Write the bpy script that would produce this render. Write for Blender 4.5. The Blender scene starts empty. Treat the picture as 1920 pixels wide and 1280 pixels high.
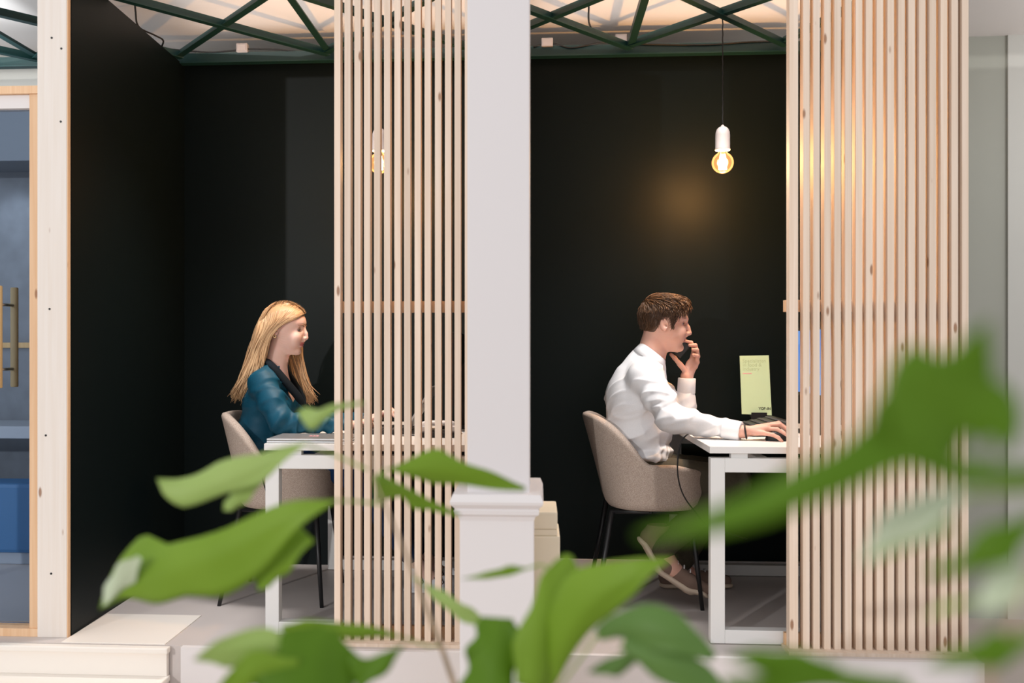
import bpy, bmesh, math, random
import numpy as np
from mathutils import Vector, Matrix

random.seed(7); np.random.seed(7)
SC = bpy.context.scene
COL = SC.collection

# ------------------------------------------------------------------ camera
F_PX, CX, HY, CAM_H = 1866.67, 886.0, 655.0, 1.085
TH = math.radians(3.80)
CT, ST = math.cos(TH), math.sin(TH)
cam_d = bpy.data.cameras.new('camera'); cam = bpy.data.objects.new('camera', cam_d); COL.objects.link(cam)
cam_d.sensor_width = 36; cam_d.lens = 35
cam_d.shift_x = (960 - CX) / 1920; cam_d.shift_y = (HY - 640) / 1920
cam.location = (0, 0, CAM_H); cam.rotation_euler = (math.pi/2, 0, TH)
cam_d.clip_start = 0.02
cam_d.dof.use_dof = True; cam_d.dof.focus_distance = 4.25; cam_d.dof.aperture_fstop = 2.3
SC.camera = cam

# ------------------------------------------------------------------ world, big lights, exposure
w = bpy.data.worlds.new('world'); SC.world = w; w.use_nodes = True
w.node_tree.nodes['Background'].inputs[0].default_value = (0.97, 0.975, 1.0, 1)
w.node_tree.nodes['Background'].inputs[1].default_value = 0.80
SC.view_settings.view_transform = 'Standard'; SC.view_settings.look = 'None'
SC.view_settings.gamma = 1; SC.view_settings.use_curve_mapping = False
SC.view_settings.exposure = 0.12

def lamp(name, kind, loc, target, energy, color, **kw):
    d = bpy.data.lights.new(name, kind); d.energy = energy; d.color = color
    for k, val in kw.items(): setattr(d, k, val)
    o = bpy.data.objects.new(name, d); COL.objects.link(o); o.location = loc
    o.rotation_euler = (Vector(target) - Vector(loc)).to_track_quat('-Z', 'Y').to_euler()
    return o
# track spot in the room, ahead of the booths and to the left
lamp('track_spot_light', 'SPOT', (-5.55, -6.4, 3.30), (-0.1, 4.3, 1.0), 1270, (1, 0.975, 0.96),
     spot_size=math.radians(40), spot_blend=0.4, shadow_soft_size=0.08)

# fill lights added above the lattice to brighten the ceiling over each booth
for ux in (-0.95, 0.72):
    lamp('ceiling_fill_light', 'AREA', (ux, 4.38, 2.58), (ux, 4.381, 3.0), 3.3, (1, 0.94, 0.91), shape='RECTANGLE', size=1.5, size_y=1.1)
    # added fill without a fixture, lifting the booth interior
    lamp('booth_fill_light', 'AREA', (ux, 4.02, 2.50), (ux, 4.12, 0.6), 10, (1, 0.97, 0.95), shape='RECTANGLE', size=0.6, size_y=0.15, spread=math.radians(95))
lamp('right_wall_fill_light', 'POINT', (2.9, 4.3, 2.2), (2.9, 4.3, 0), 11, (0.98, 0.98, 1.0), shadow_soft_size=0.2)  # added fill for the right-hand wall and ceiling, no real fixture

# ------------------------------------------------------------------ measuring: picture point -> place
def ray(px):
    t = (px - CX) / F_PX
    return (t*CT - ST), (t*ST + CT)          # X and Y per unit of depth
def W(px, py, Y):                            # point in the plane Y = const
    rx, ry = ray(px); v = Y / ry
    return Vector((rx*v, Y, CAM_H - (py - HY)*v/F_PX))
def XA(px, Y):
    return W(px, 655, Y).x
def V(px, py, v):                            # point at camera depth v
    rx, ry = ray(px)
    return Vector((rx*v, ry*v, CAM_H - (py - HY)*v/F_PX))

Y0, YB, CEIL, WTOP, FLOOR = 3.64, 4.96, 2.70, 2.53, -0.30
XL0, XL1 = -1.767, -1.800                    # left wall of the booths: front, back

# ------------------------------------------------------------------ materials
def new_mat(name):
    m = bpy.data.materials.new(name); m.use_nodes = True
    nt = m.node_tree; b = nt.nodes['Principled BSDF']
    return m, nt, b
def plain(name, col, rough=0.5, metal=0.0, bump=0.0, bscale=200, spec=None, var=0.0, vscale=6):
    m, nt, b = new_mat(name)
    b.inputs['Base Color'].default_value = (*col, 1); b.inputs['Roughness'].default_value = rough
    b.inputs['Metallic'].default_value = metal
    if spec is not None: b.inputs['Specular IOR Level'].default_value = spec
    tc = nt.nodes.new('ShaderNodeTexCoord')
    if var:
        n = nt.nodes.new('ShaderNodeTexNoise'); n.inputs['Scale'].default_value = vscale; n.inputs['Detail'].default_value = 5
        nt.links.new(tc.outputs['Object'], n.inputs['Vector'])
        r = nt.nodes.new('ShaderNodeMixRGB'); r.blend_type = 'MIX'
        r.inputs[1].default_value = (*[c*(1-var) for c in col], 1); r.inputs[2].default_value = (*[min(1, c*(1+var)) for c in col], 1)
        nt.links.new(n.outputs['Fac'], r.inputs[0]); nt.links.new(r.outputs[0], b.inputs['Base Color'])
    if bump:
        n = nt.nodes.new('ShaderNodeTexNoise'); n.inputs['Scale'].default_value = bscale; n.inputs['Detail'].default_value = 3
        nt.links.new(tc.outputs['Object'], n.inputs['Vector'])
        bp = nt.nodes.new('ShaderNodeBump'); bp.inputs['Strength'].default_value = bump; bp.inputs['Distance'].default_value = 0.002
        nt.links.new(n.outputs['Fac'], bp.inputs['Height']); nt.links.new(bp.outputs[0], b.inputs['Normal'])
    return m
def wood(name, c1, c2, knot=(0.28, 0.12, 0.05), rough=0.6, knots=True):
    m, nt, b = new_mat(name); N = nt.nodes.new; L = nt.links.new
    tc = N('ShaderNodeTexCoord'); oi = N('ShaderNodeObjectInfo')
    mu = N('ShaderNodeVectorMath'); mu.operation = 'SCALE'; mu.inputs[0].default_value = (3.1, 5.7, 37.0)
    L(oi.outputs['Random'], mu.inputs['Scale'])
    ad = N('ShaderNodeVectorMath'); ad.operation = 'ADD'; L(tc.outputs['Object'], ad.inputs[0]); L(mu.outputs[0], ad.inputs[1])
    s1 = N('ShaderNodeMapping'); s1.inputs['Scale'].default_value = (60, 60, 1.6); L(ad.outputs[0], s1.inputs[0])
    n1 = N('ShaderNodeTexNoise'); n1.inputs['Scale'].default_value = 1; n1.inputs['Detail'].default_value = 4; n1.inputs['Distortion'].default_value = 0.6
    L(s1.outputs[0], n1.inputs['Vector'])
    r1 = N('ShaderNodeValToRGB'); r1.color_ramp.elements[0].position = 0.35; r1.color_ramp.elements[1].position = 0.7
    r1.color_ramp.elements[0].color = (*c1, 1); r1.color_ramp.elements[1].color = (*c2, 1); L(n1.outputs['Fac'], r1.inputs[0])
    out = r1.outputs[0]
    # every board a little lighter or darker
    hv = N('ShaderNodeHueSaturation'); mr = N('ShaderNodeMapRange'); mr.inputs[3].default_value = 0.90; mr.inputs[4].default_value = 1.07
    L(oi.outputs['Random'], mr.inputs[0]); L(mr.outputs[0], hv.inputs['Value']); L(out, hv.inputs['Color']); out = hv.outputs[0]
    if knots:
        s2 = N('ShaderNodeMapping'); s2.inputs['Scale'].default_value = (13, 13, 4.2); L(ad.outputs[0], s2.inputs[0])
        vo = N('ShaderNodeTexVoronoi'); vo.inputs['Scale'].default_value = 1; L(s2.outputs[0], vo.inputs['Vector'])
        r2 = N('ShaderNodeValToRGB'); r2.color_ramp.elements[0].position = 0.055; r2.color_ramp.elements[1].position = 0.10
        r2.color_ramp.elements[0].color = (0.85, 0.85, 0.85, 1); r2.color_ramp.elements[1].color = (0, 0, 0, 1); L(vo.outputs['Distance'], r2.inputs[0])
        mx = N('ShaderNodeMixRGB'); L(r2.outputs[0], mx.inputs[0]); L(out, mx.inputs[1]); mx.inputs[2].default_value = (*knot, 1); out = mx.outputs[0]
    L(out, b.inputs['Base Color']); b.inputs['Roughness'].default_value = rough
    bp = N('ShaderNodeBump'); bp.inputs['Strength'].default_value = 0.15; bp.inputs['Distance'].default_value = 0.001
    L(n1.outputs['Fac'], bp.inputs['Height']); L(bp.outputs[0], b.inputs['Normal'])
    return m
def fabric(name, c1, c2, scale=260, rough=0.95, bump=0.5):
    m, nt, b = new_mat(name); N = nt.nodes.new; L = nt.links.new
    tc = N('ShaderNodeTexCoord'); n = N('ShaderNodeTexNoise'); n.inputs['Scale'].default_value = scale; n.inputs['Detail'].default_value = 4
    L(tc.outputs['Object'], n.inputs['Vector'])
    r = N('ShaderNodeValToRGB'); r.color_ramp.elements[0].position = 0.38; r.color_ramp.elements[1].position = 0.62
    r.color_ramp.elements[0].color = (*c1, 1); r.color_ramp.elements[1].color = (*c2, 1); L(n.outputs['Fac'], r.inputs[0]); L(r.outputs[0], b.inputs['Base Color'])
    b.inputs['Roughness'].default_value = rough; b.inputs['Specular IOR Level'].default_value = 0.2
    bp = N('ShaderNodeBump'); bp.inputs['Strength'].default_value = bump; bp.inputs['Distance'].default_value = 0.002
    L(n.outputs['Fac'], bp.inputs['Height']); L(bp.outputs[0], b.inputs['Normal'])
    return m
def emit(name, col, s):
    m, nt, b = new_mat(name)
    b.inputs['Base Color'].default_value = (*col, 1); b.inputs['Emission Color'].default_value = (*col, 1); b.inputs['Emission Strength'].default_value = s
    return m
def glassy(name, tint, gloss=0.12, em=None, es=0.0):
    m = bpy.data.materials.new(name); m.use_nodes = True; nt = m.node_tree; nt.nodes.clear(); N = nt.nodes.new; L = nt.links.new
    o = N('ShaderNodeOutputMaterial'); t = N('ShaderNodeBsdfTransparent'); t.inputs[0].default_value = (*tint, 1)
    g = N('ShaderNodeBsdfGlossy'); g.inputs['Roughness'].default_value = 0.03
    fr = N('ShaderNodeLayerWeight'); fr.inputs['Blend'].default_value = gloss
    mx = N('ShaderNodeMixShader'); L(fr.outputs['Fresnel'], mx.inputs[0]); L(t.outputs[0], mx.inputs[1]); L(g.outputs[0], mx.inputs[2])
    last = mx.outputs[0]
    if em:
        e = N('ShaderNodeEmission'); e.inputs[0].default_value = (*em, 1); e.inputs[1].default_value = es
        a = N('ShaderNodeAddShader'); L(last, a.inputs[0]); L(e.outputs[0], a.inputs[1]); last = a.outputs[0]
    L(last, o.inputs[0])
    return m

M = {}
M['pine']      = wood('pale_pine', (0.76, 0.595, 0.46), (0.84, 0.69, 0.565))
M['pine_post'] = wood('pale_pine_beam', (0.84, 0.755, 0.675), (0.88, 0.81, 0.745), rough=0.65)
M['pine_frame']= wood('orange_pine', (0.74, 0.46, 0.26), (0.82, 0.56, 0.35))
M['oak_rod']   = wood('oak_rod', (0.55, 0.34, 0.14), (0.66, 0.44, 0.21), knots=False)
M['dark']      = plain('dark_green_paint', (0.0046, 0.0082, 0.0085), 0.43, bump=0.08, bscale=260, spec=0.11)
M['white']     = plain('white_paint', (0.74, 0.70, 0.69), 0.5)
M['column']    = plain('column_paint', (0.69, 0.655, 0.655), 0.55, bump=0.05, bscale=60)
M['cream']     = plain('cream_paint', (0.86, 0.80, 0.73), 0.5)
M['tan']       = plain('pedestal_paint', (0.80, 0.70, 0.53), 0.5)
M['ceil']      = plain('ceiling_paint', (0.84, 0.78, 0.74), 0.8, bump=0.1, bscale=40)
M['rear']      = plain('rear_wall_paint', (0.42, 0.425, 0.365), 0.7, var=0.06, vscale=2)
M['pier']      = plain('pier_paint', (0.63, 0.625, 0.575), 0.7, var=0.03, vscale=2)
M['steel']     = plain('green_steel', (0.012, 0.055, 0.052), 0.42, spec=0.5)
M['black']     = plain('black_metal', (0.012, 0.012, 0.013), 0.4)
M['blackpl']   = plain('black_plastic', (0.010, 0.010, 0.011), 0.45, spec=0.3)
M['rubber']    = plain('black_cable', (0.010, 0.009, 0.009), 0.5)
M['desk']      = plain('white_laminate', (0.80, 0.77, 0.74), 0.35)
M['deskleg']   = plain('white_powder_coat', (0.76, 0.75, 0.73), 0.4)
M['silver']    = plain('silver_metal', (0.50, 0.50, 0.50), 0.32, metal=0.85)
M['chrome']    = plain('brushed_steel', (0.45, 0.45, 0.45), 0.3, metal=1.0)
M['gold']      = plain('gold', (0.8, 0.55, 0.25), 0.25, metal=1.0)
M['shell']     = fabric('beige_chair_fabric', (0.37, 0.285, 0.235), (0.53, 0.435, 0.365), 330)
M['floor']     = plain('grey_floor', (0.58, 0.525, 0.50), 0.45, var=0.07, vscale=3)
M['roomfloor'] = plain('room_floor', (0.62, 0.53, 0.47), 0.5, var=0.05, vscale=3)
M['skin_m']    = plain('skin_man', (0.66, 0.37, 0.285), 0.6, var=0.06, vscale=30)
M['skin_w']    = plain('skin_woman', (0.76, 0.49, 0.405), 0.62, var=0.05, vscale=30)
M['lip_m']     = plain('lips_man', (0.50, 0.20, 0.16), 0.4)
M['lip_w']     = plain('lips_woman', (0.58, 0.17, 0.16), 0.35)
M['brow_m']    = plain('brows_man', (0.16, 0.08, 0.045), 0.8)
M['brow_w']    = plain('brows_woman', (0.24, 0.12, 0.075), 0.8)
for k in ('skin_m', 'skin_w'):
    b = M[k].node_tree.nodes['Principled BSDF']; b.inputs['Subsurface Weight'].default_value = 0.25
    b.inputs['Subsurface Radius'].default_value = (0.012, 0.004, 0.002); b.inputs['Subsurface Scale'].default_value = 0.5
M['shirt']     = fabric('white_cotton', (0.80, 0.79, 0.80), (0.86, 0.85, 0.86), 500, bump=0.12)
M['teal']      = fabric('teal_satin', (0.003, 0.050, 0.088), (0.005, 0.066, 0.110), 400, rough=0.55, bump=0.1)
M['tealdark']  = plain('dark_collar', (0.004, 0.008, 0.012), 0.85, spec=0.2)
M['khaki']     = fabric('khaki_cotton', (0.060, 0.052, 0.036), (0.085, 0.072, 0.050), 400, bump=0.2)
M['jeans']     = fabric('dark_blue_denim', (0.006, 0.022, 0.065), (0.010, 0.034, 0.095), 500, bump=0.2)
M['shoe']      = plain('brown_suede', (0.20, 0.13, 0.10), 0.9)
M['sole']      = plain('cream_rubber', (0.62, 0.50, 0.39), 0.6)
M['shoewhite'] = plain('white_leather', (0.72, 0.74, 0.78), 0.5)
M['bluebench'] = plain('blue_vinyl', (0.05, 0.17, 0.36), 0.5)
M['greyplast'] = plain('grey_plaster', (0.20, 0.215, 0.24), 0.7, var=0.30, vscale=11)
M['greytop']   = plain('grey_table', (0.40, 0.43, 0.48), 0.4)
M['reflection_band']    = plain('blue_grey_reflection', (0.17, 0.19, 0.22), 0.7)
M['lime']      = plain('lime_paper', (0.49, 0.63, 0.38), 0.6)
M['ink']       = plain('olive_ink', (0.38, 0.48, 0.27), 0.6)
M['pink']      = plain('pink_ink', (0.85, 0.35, 0.38), 0.6)
M['inkdark']   = plain('dark_ink', (0.05, 0.07, 0.04), 0.6)
M['key']       = plain('key_caps', (0.05, 0.05, 0.052), 0.5)
M['pot']       = plain('grey_planter', (0.30, 0.29, 0.28), 0.7, bump=0.2, bscale=60)
M['soil']      = plain('soil', (0.05, 0.035, 0.025), 0.95, bump=0.8, bscale=80)
M['stem']      = plain('brown_stem', (0.42, 0.31, 0.21), 0.8, var=0.2, vscale=30)
M['petiole']   = plain('green_petiole', (0.24, 0.34, 0.07), 0.6)
M['glass']     = glassy('door_glass', (0.80, 0.86, 0.93), 0.10)
M['bulbglass'] = glassy('amber_bulb_glass', (1.0, 0.83, 0.55), 0.18, (1.0, 0.50, 0.19), 0.42)
M['filament']  = emit('filament', (1.0, 0.80, 0.50), 60)
M['porcelain'] = plain('porcelain', (0.46, 0.40, 0.38), 0.35)
M['eye']       = plain('eye_white', (0.50, 0.46, 0.44), 0.2)
M['iris']      = plain('iris', (0.05, 0.10, 0.13), 0.15)
def tint_mat(name, cols, rough=0.45):
    m, nt, b = new_mat(name); N = nt.nodes.new; L = nt.links.new
    a = N('ShaderNodeAttribute'); a.attribute_name = 'tint'
    r = N('ShaderNodeValToRGB'); r.color_ramp.elements[0].color = (*cols[0], 1); r.color_ramp.elements[1].color = (*cols[1], 1)
    L(a.outputs['Fac'], r.inputs[0]); L(r.outputs[0], b.inputs['Base Color']); b.inputs['Roughness'].default_value = rough
    b.inputs['Specular IOR Level'].default_value = 0.45
    return m
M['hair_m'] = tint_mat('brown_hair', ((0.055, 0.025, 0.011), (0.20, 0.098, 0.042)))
M['hair_w'] = tint_mat('blonde_hair', ((0.31, 0.165, 0.075), (0.62, 0.40, 0.215)), 0.5)
def leaf_mat(name, c1, c2, trans):
    m = bpy.data.materials.new(name); m.use_nodes = True; nt = m.node_tree; N = nt.nodes.new; L = nt.links.new
    b = nt.nodes['Principled BSDF']; o = nt.nodes['Material Output']
    tc = N('ShaderNodeTexCoord'); n = N('ShaderNodeTexNoise'); n.inputs['Scale'].default_value = 9; L(tc.outputs['Object'], n.inputs['Vector'])
    r = N('ShaderNodeMixRGB'); r.inputs[1].default_value = (*c1, 1); r.inputs[2].default_value = (*c2, 1); L(n.outputs['Fac'], r.inputs[0])
    L(r.outputs[0], b.inputs['Base Color']); b.inputs['Roughness'].default_value = 0.5; b.inputs['Specular IOR Level'].default_value = 0.25
    t = N('ShaderNodeBsdfTranslucent'); t.inputs[0].default_value = (*[min(1, c*1.5) for c in c2], 1)
    mx = N('ShaderNodeMixShader'); mx.inputs[0].default_value = trans
    L(b.outputs[0], mx.inputs[1]); L(t.outputs[0], mx.inputs[2]); L(mx.outputs[0], o.inputs[0])
    return m
M['leaf_dark']  = leaf_mat('leaf_dark', (0.075, 0.17, 0.004), (0.12, 0.24, 0.010), 0.30)
M['leaf_mid']   = leaf_mat('leaf_mid', (0.17, 0.29, 0.016), (0.25, 0.39, 0.045), 0.32)
M['leaf_pale']  = leaf_mat('leaf_pale', (0.30, 0.43, 0.11), (0.40, 0.51, 0.18), 0.28)
M['leaf_white'] = leaf_mat('leaf_whitish', (0.50, 0.58, 0.40), (0.58, 0.64, 0.48), 0.2)
M['leaf_blue']  = leaf_mat('leaf_bluegreen', (0.085, 0.175, 0.030), (0.14, 0.25, 0.065), 0.25)

# ------------------------------------------------------------------ mesh helpers
def obj(name, verts, faces, mat, parent=None, smooth=False, mats=None, midx=None):
    me = bpy.data.meshes.new(name); me.from_pydata([tuple(v) for v in verts], [], faces); me.update()
    o = bpy.data.objects.new(name, me); COL.objects.link(o)
    for m in (mats or [mat]): me.materials.append(M[m] if isinstance(m, str) else m)
    if midx is not None: me.polygons.foreach_set('material_index', midx)
    if smooth: me.polygons.foreach_set('use_smooth', [True]*len(me.polygons))
    if parent: attach(o, parent)
    return o
def attach(o, parent):
    o.parent = parent; o.matrix_parent_inverse = Matrix.Translation(-parent.location)
def thing(name, loc, label, cat, group=None):
    o = bpy.data.objects.new(name, None); COL.objects.link(o); o.location = loc; o.empty_display_size = 0.1
    return tag(o, label, cat, group)
def tag(o, label=None, cat=None, group=None, kind=None):
    if label: o['label'] = label
    if cat: o['category'] = cat
    if group: o['group'] = group
    if kind: o['kind'] = kind
    return o
def struct(o, label=None):
    o['kind'] = 'structure'
    if label: o['label'] = label
    return o
class MB:
    def __init__(s): s.v = []; s.f = []
    def box(s, lo, hi, bev=0.0, R=None, c=None):
        bm = bmesh.new(); bmesh.ops.create_cube(bm, size=1)
        lo, hi = Vector(lo), Vector(hi); d = hi - lo; m = (hi + lo)/2
        for q in bm.verts: q.co = Vector((q.co.x*d.x, q.co.y*d.y, q.co.z*d.z))
        if bev: bmesh.ops.bevel(bm, geom=bm.edges[:], offset=bev, segments=2, affect='EDGES', profile=0.6)
        n = len(s.v); bm.verts.index_update()
        for q in bm.verts: s.v.append((R @ q.co if R else q.co) + m)
        for q in bm.faces: s.f.append([x.index + n for x in q.verts])
        bm.free(); return s
    def tube(s, pts, r, n=8, cap=True, flat=None):
        pts = [Vector(p) for p in pts]; m = len(pts); rr = r if isinstance(r, (list, tuple)) else [r]*m
        base = len(s.v); up = Vector((0, 0, 1)); prev = None
        for i, p in enumerate(pts):
            t = (pts[min(i+1, m-1)] - pts[max(i-1, 0)]).normalized()
            if prev is None:
                a = t.cross(up if abs(t.z) < 0.95 else Vector((1, 0, 0))).normalized()
            else:
                a = (prev - t*prev.dot(t)).normalized()
            prev = a; b = t.cross(a)
            for k in range(n):
                q = 2*math.pi*k/n
                s.v.append(p + a*(math.cos(q)*rr[i]) + b*(math.sin(q)*rr[i]*(flat or 1)))
        for i in range(m-1):
            for k in range(n):
                s.f.append([base+i*n+k, base+i*n+(k+1) % n, base+(i+1)*n+(k+1) % n, base+(i+1)*n+k])
        if cap:
            s.f.append([base+k for k in range(n)][::-1]); s.f.append([base+(m-1)*n+k for k in range(n)])
        return s
    def lathe(s, prof, c, n=32, axis=None):
        c = Vector(c); base = len(s.v)
        for r, z in prof:
            for k in range(n):
                q = 2*math.pi*k/n; s.v.append(c + Vector((r*math.cos(q), r*math.sin(q), z)))
        for i in range(len(prof)-1):
            for k in range(n):
                s.f.append([base+i*n+k, base+i*n+(k+1) % n, base+(i+1)*n+(k+1) % n, base+(i+1)*n+k])
        s.f.append([base+k for k in range(n)][::-1]); s.f.append([base+(len(prof)-1)*n+k for k in range(n)])
        return s
    def prism(s, poly, a, b):                # poly: list of 3D points, swept by b - a
        d = Vector(b) - Vector(a); n = len(poly); k = len(s.v)
        s.v += [Vector(p) for p in poly] + [Vector(p) + d for p in poly]
        s.f.append([k+i for i in range(n)][::-1]); s.f.append([k+n+i for i in range(n)])
        for i in range(n): s.f.append([k+i, k+(i+1) % n, k+n+(i+1) % n, k+n+i])
        return s
    def build(s, name, mat, parent=None, smooth=False): return obj(name, s.v, s.f, mat, parent, smooth)
def spline(pts, n):
    P = [np.array(p, float) for p in pts]; P = [2*P[0]-P[1]] + P + [2*P[-1]-P[-2]]; out = []; m = len(P)-3
    for i in range(n):
        t = i/(n-1)*m; k = min(int(t), m-1); t -= k; a, b, c, d = P[k:k+4]
        out.append(0.5*((2*b) + (c-a)*t + (2*a-5*b+4*c-d)*t*t + (3*b-a-3*c+d)*t**3))
    return out

# ------------------------------------------------------------------ the setting
def sbox(name, lo, hi, mat, bev=0.0): return struct(MB().box(lo, hi, bev).build(name, mat))
sbox('floor', (-4.5, -2.6, FLOOR-0.1), (4.5, 6.2, FLOOR), 'roomfloor')
plat = sbox('floor_platform', (-3.4, 3.57, FLOOR), (1.535, 5.30, 0.0), 'floor')
sbox('ceiling', (-4.5, 3.60, CEIL), (4.5, 6.2, CEIL+0.1), 'ceil')
sbox('trim_1', (-1.30, 3.545, FLOOR), (1.535, 3.57, 0.002), 'white')
sbox('trim_2', (XA(622, Y0), 3.60, 0.0), (-0.215, 3.71, 0.012), 'pine')
sbox('trim_6', (XA(1474, Y0), 3.60, 0.0), (1.535, 3.71, 0.012), 'pine')
# walls of the booths
def wall_poly(name, pts, z0, z1, mat):
    b = MB(); b.prism([(x, y, z0) for x, y in pts], (0, 0, z0), (0, 0, z1)); return struct(b.build(name, mat))
wall_poly('wall_left', [(XL0-0.11, Y0+0.024), (XL0, Y0+0.024), (XL1, YB), (XL1-0.11, YB)], 0, WTOP, 'dark')
sbox('wall_back', (XL1-0.12, YB, 0), (1.515, YB+0.10, WTOP), 'dark')
sbox('wall_middle', (-0.215, Y0+0.07, 0), (-0.075, YB, WTOP), 'dark')
sbox('wall_right', (1.45, Y0+0.072, 0), (1.515, YB, WTOP), 'dark')
sbox('baseboard_left', (-1.02, YB-0.014, 0), (-0.215, YB, 0.048), 'white')
sbox('baseboard_right', (-0.075, YB-0.014, 0), (1.45, YB, 0.048), 'white')
sbox('wall_rear', (-1.86, 5.30, FLOOR), (4.5, 5.42, CEIL), 'rear')
sbox('wall_pier', (XA(1890, 5.285), 5.285, FLOOR), (4.4, 5.30, CEIL), 'pier')
# room behind the glass door
sbox('wall_meeting_room', (-4.5, 5.62, FLOOR), (-1.86, 5.72, CEIL), 'greyplast')
sbox('trim_3', (-4.5, 5.28, 2.12), (-1.93, 5.62, CEIL), 'reflection_band')  # added box, its blue-grey colour standing in for a reflection in the glass
sbox('trim_7', (-4.5, 5.26, 2.46), (-1.93, 5.28, CEIL), 'pier')
sbox('floor_meeting_room', (-4.5, 5.30, FLOOR), (-1.93, 5.62, 0.0), 'floor')
sbox('trim_4', (-4.5, 5.600, 1.095), (-1.93, 5.62, 1.125), 'oak_rod')

# ------------------------------------------------------------------ steel lattice under the ceiling
NX = [-2.53 - 0.742, -2.53, -1.79, -1.05, -0.31, 0.433, 1.175, 1.50]
YF, YK, LZ = 4.00, 4.88, WTOP + 0.025
lat = thing('steel_lattice', (0, YK, LZ), 'dark green steel lattice of crossed bars under the ceiling above both booths', 'steel lattice')
def bar(name, a, b, wdt, hgt, flange=True):
    a, b = Vector(a), Vector(b); d = (b-a).normalized(); s = d.cross(Vector((0, 0, 1))).normalized(); m = MB()
    def blk(s0, s1, z0, z1):
        q = [a + s*s0 + Vector((0, 0, z0)), a + s*s1 + Vector((0, 0, z0)), a + s*s1 + Vector((0, 0, z1)), a + s*s0 + Vector((0, 0, z1))]
        m.prism(q, a, b)
    blk(-0.004, 0.004, -hgt/2, hgt/2)
    if flange: blk(0.004, wdt, -hgt/2, -hgt/2+0.006)
    return m.build(name, 'steel', lat)
bar('back_chord', (NX[0], YK+0.05, LZ-0.004), (NX[-1], YK+0.05, LZ-0.004), 0.045, 0.060)
bar('front_chord', (NX[0], YF-0.02, LZ+0.008), (NX[-1], YF-0.02, LZ+0.008), 0.045, 0.058)
for i in range(len(NX)-1):
    bar('diagonal', (NX[i], YF, LZ+0.004), (NX[i+1], YK, LZ+0.004), 0.030, 0.042)
    bar('diagonal', (NX[i], YK, LZ+0.012), (NX[i+1], YF, LZ+0.012), 0.030, 0.042)
for i in (1, 3, 5):
    bar('brace', (NX[i], YF, LZ+0.012), (NX[i], YK, LZ+0.012), 0.030, 0.030)

# cables and junction boxes lying on the lattice
def cable(name, pts, r, label, n=40, group=None):
    p = [Vector(q) for q in spline(pts, n)]
    return tag(MB().tube(p, r, 6).build(name, 'rubber', smooth=True), label, 'cable', group)
def wz(px, py, Y): return W(px, py, Y)
cable('ceiling_cable', [wz(252, -14, 4.55), wz(254, 20, 4.55), wz(260, 50, 4.6), wz(290, 66, 4.7), wz(306, 76, 4.75), wz(303, 92, 4.8), wz(320, 97, 4.84)], 0.0045,
      'thin black cable looping down beside the left dark wall top')
cable('ceiling_cable', [wz(318, 92, 4.93), wz(360, 96, 4.93), wz(400, 98, 4.93), wz(445, 94, 4.93), wz(470, 92, 4.93), wz(520, 93, 4.93), wz(560, 98, 4.93)], 0.004,
      'thin black cable lying along the beam above the blonde woman')
cable('ceiling_cable', [wz(1000, 88, 4.92), wz(1020, 83, 4.92), wz(1040, 82, 4.92), wz(1070, 90, 4.92), wz(1110, 83, 4.92), wz(1160, 76, 4.92), wz(1190, 82, 4.92), wz(1260, 84, 4.92), wz(1330, 84, 4.92), wz(1400, 79, 4.92), wz(1450, 77, 4.92)], 0.004,
      'thin black cable along the beam right of the white column')
cable('ceiling_cable', [wz(1104, 12, 4.62), wz(1104, 40, 4.64), wz(1112, 62, 4.70)], 0.005, 'short black cable hanging from a green bar right of the white column')
for px, py, Y, lab in ((455, 91, 4.93, 'small white junction box on the beam above the left booth'),
                       (1026, 81, 4.93, 'small white junction box on the beam just right of the column'),
                       (1164, 74, 4.93, 'small white junction box on the beam nearer the middle of the right booth')):
    c = W(px, py, Y)
    t = thing('junction_box', c, lab, 'junction box', 'junction boxes on the lattice')
    MB().box(c - Vector((0.028, 0.02, 0.022)), c + Vector((0.028, 0.02, 0.022)), 0.004).build('box', 'porcelain', t)
    MB().box(c + Vector((-0.022, -0.023, -0.015)), c + Vector((0.022, -0.019, 0.015)), 0.001).build('lid', 'porcelain', t)
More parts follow.
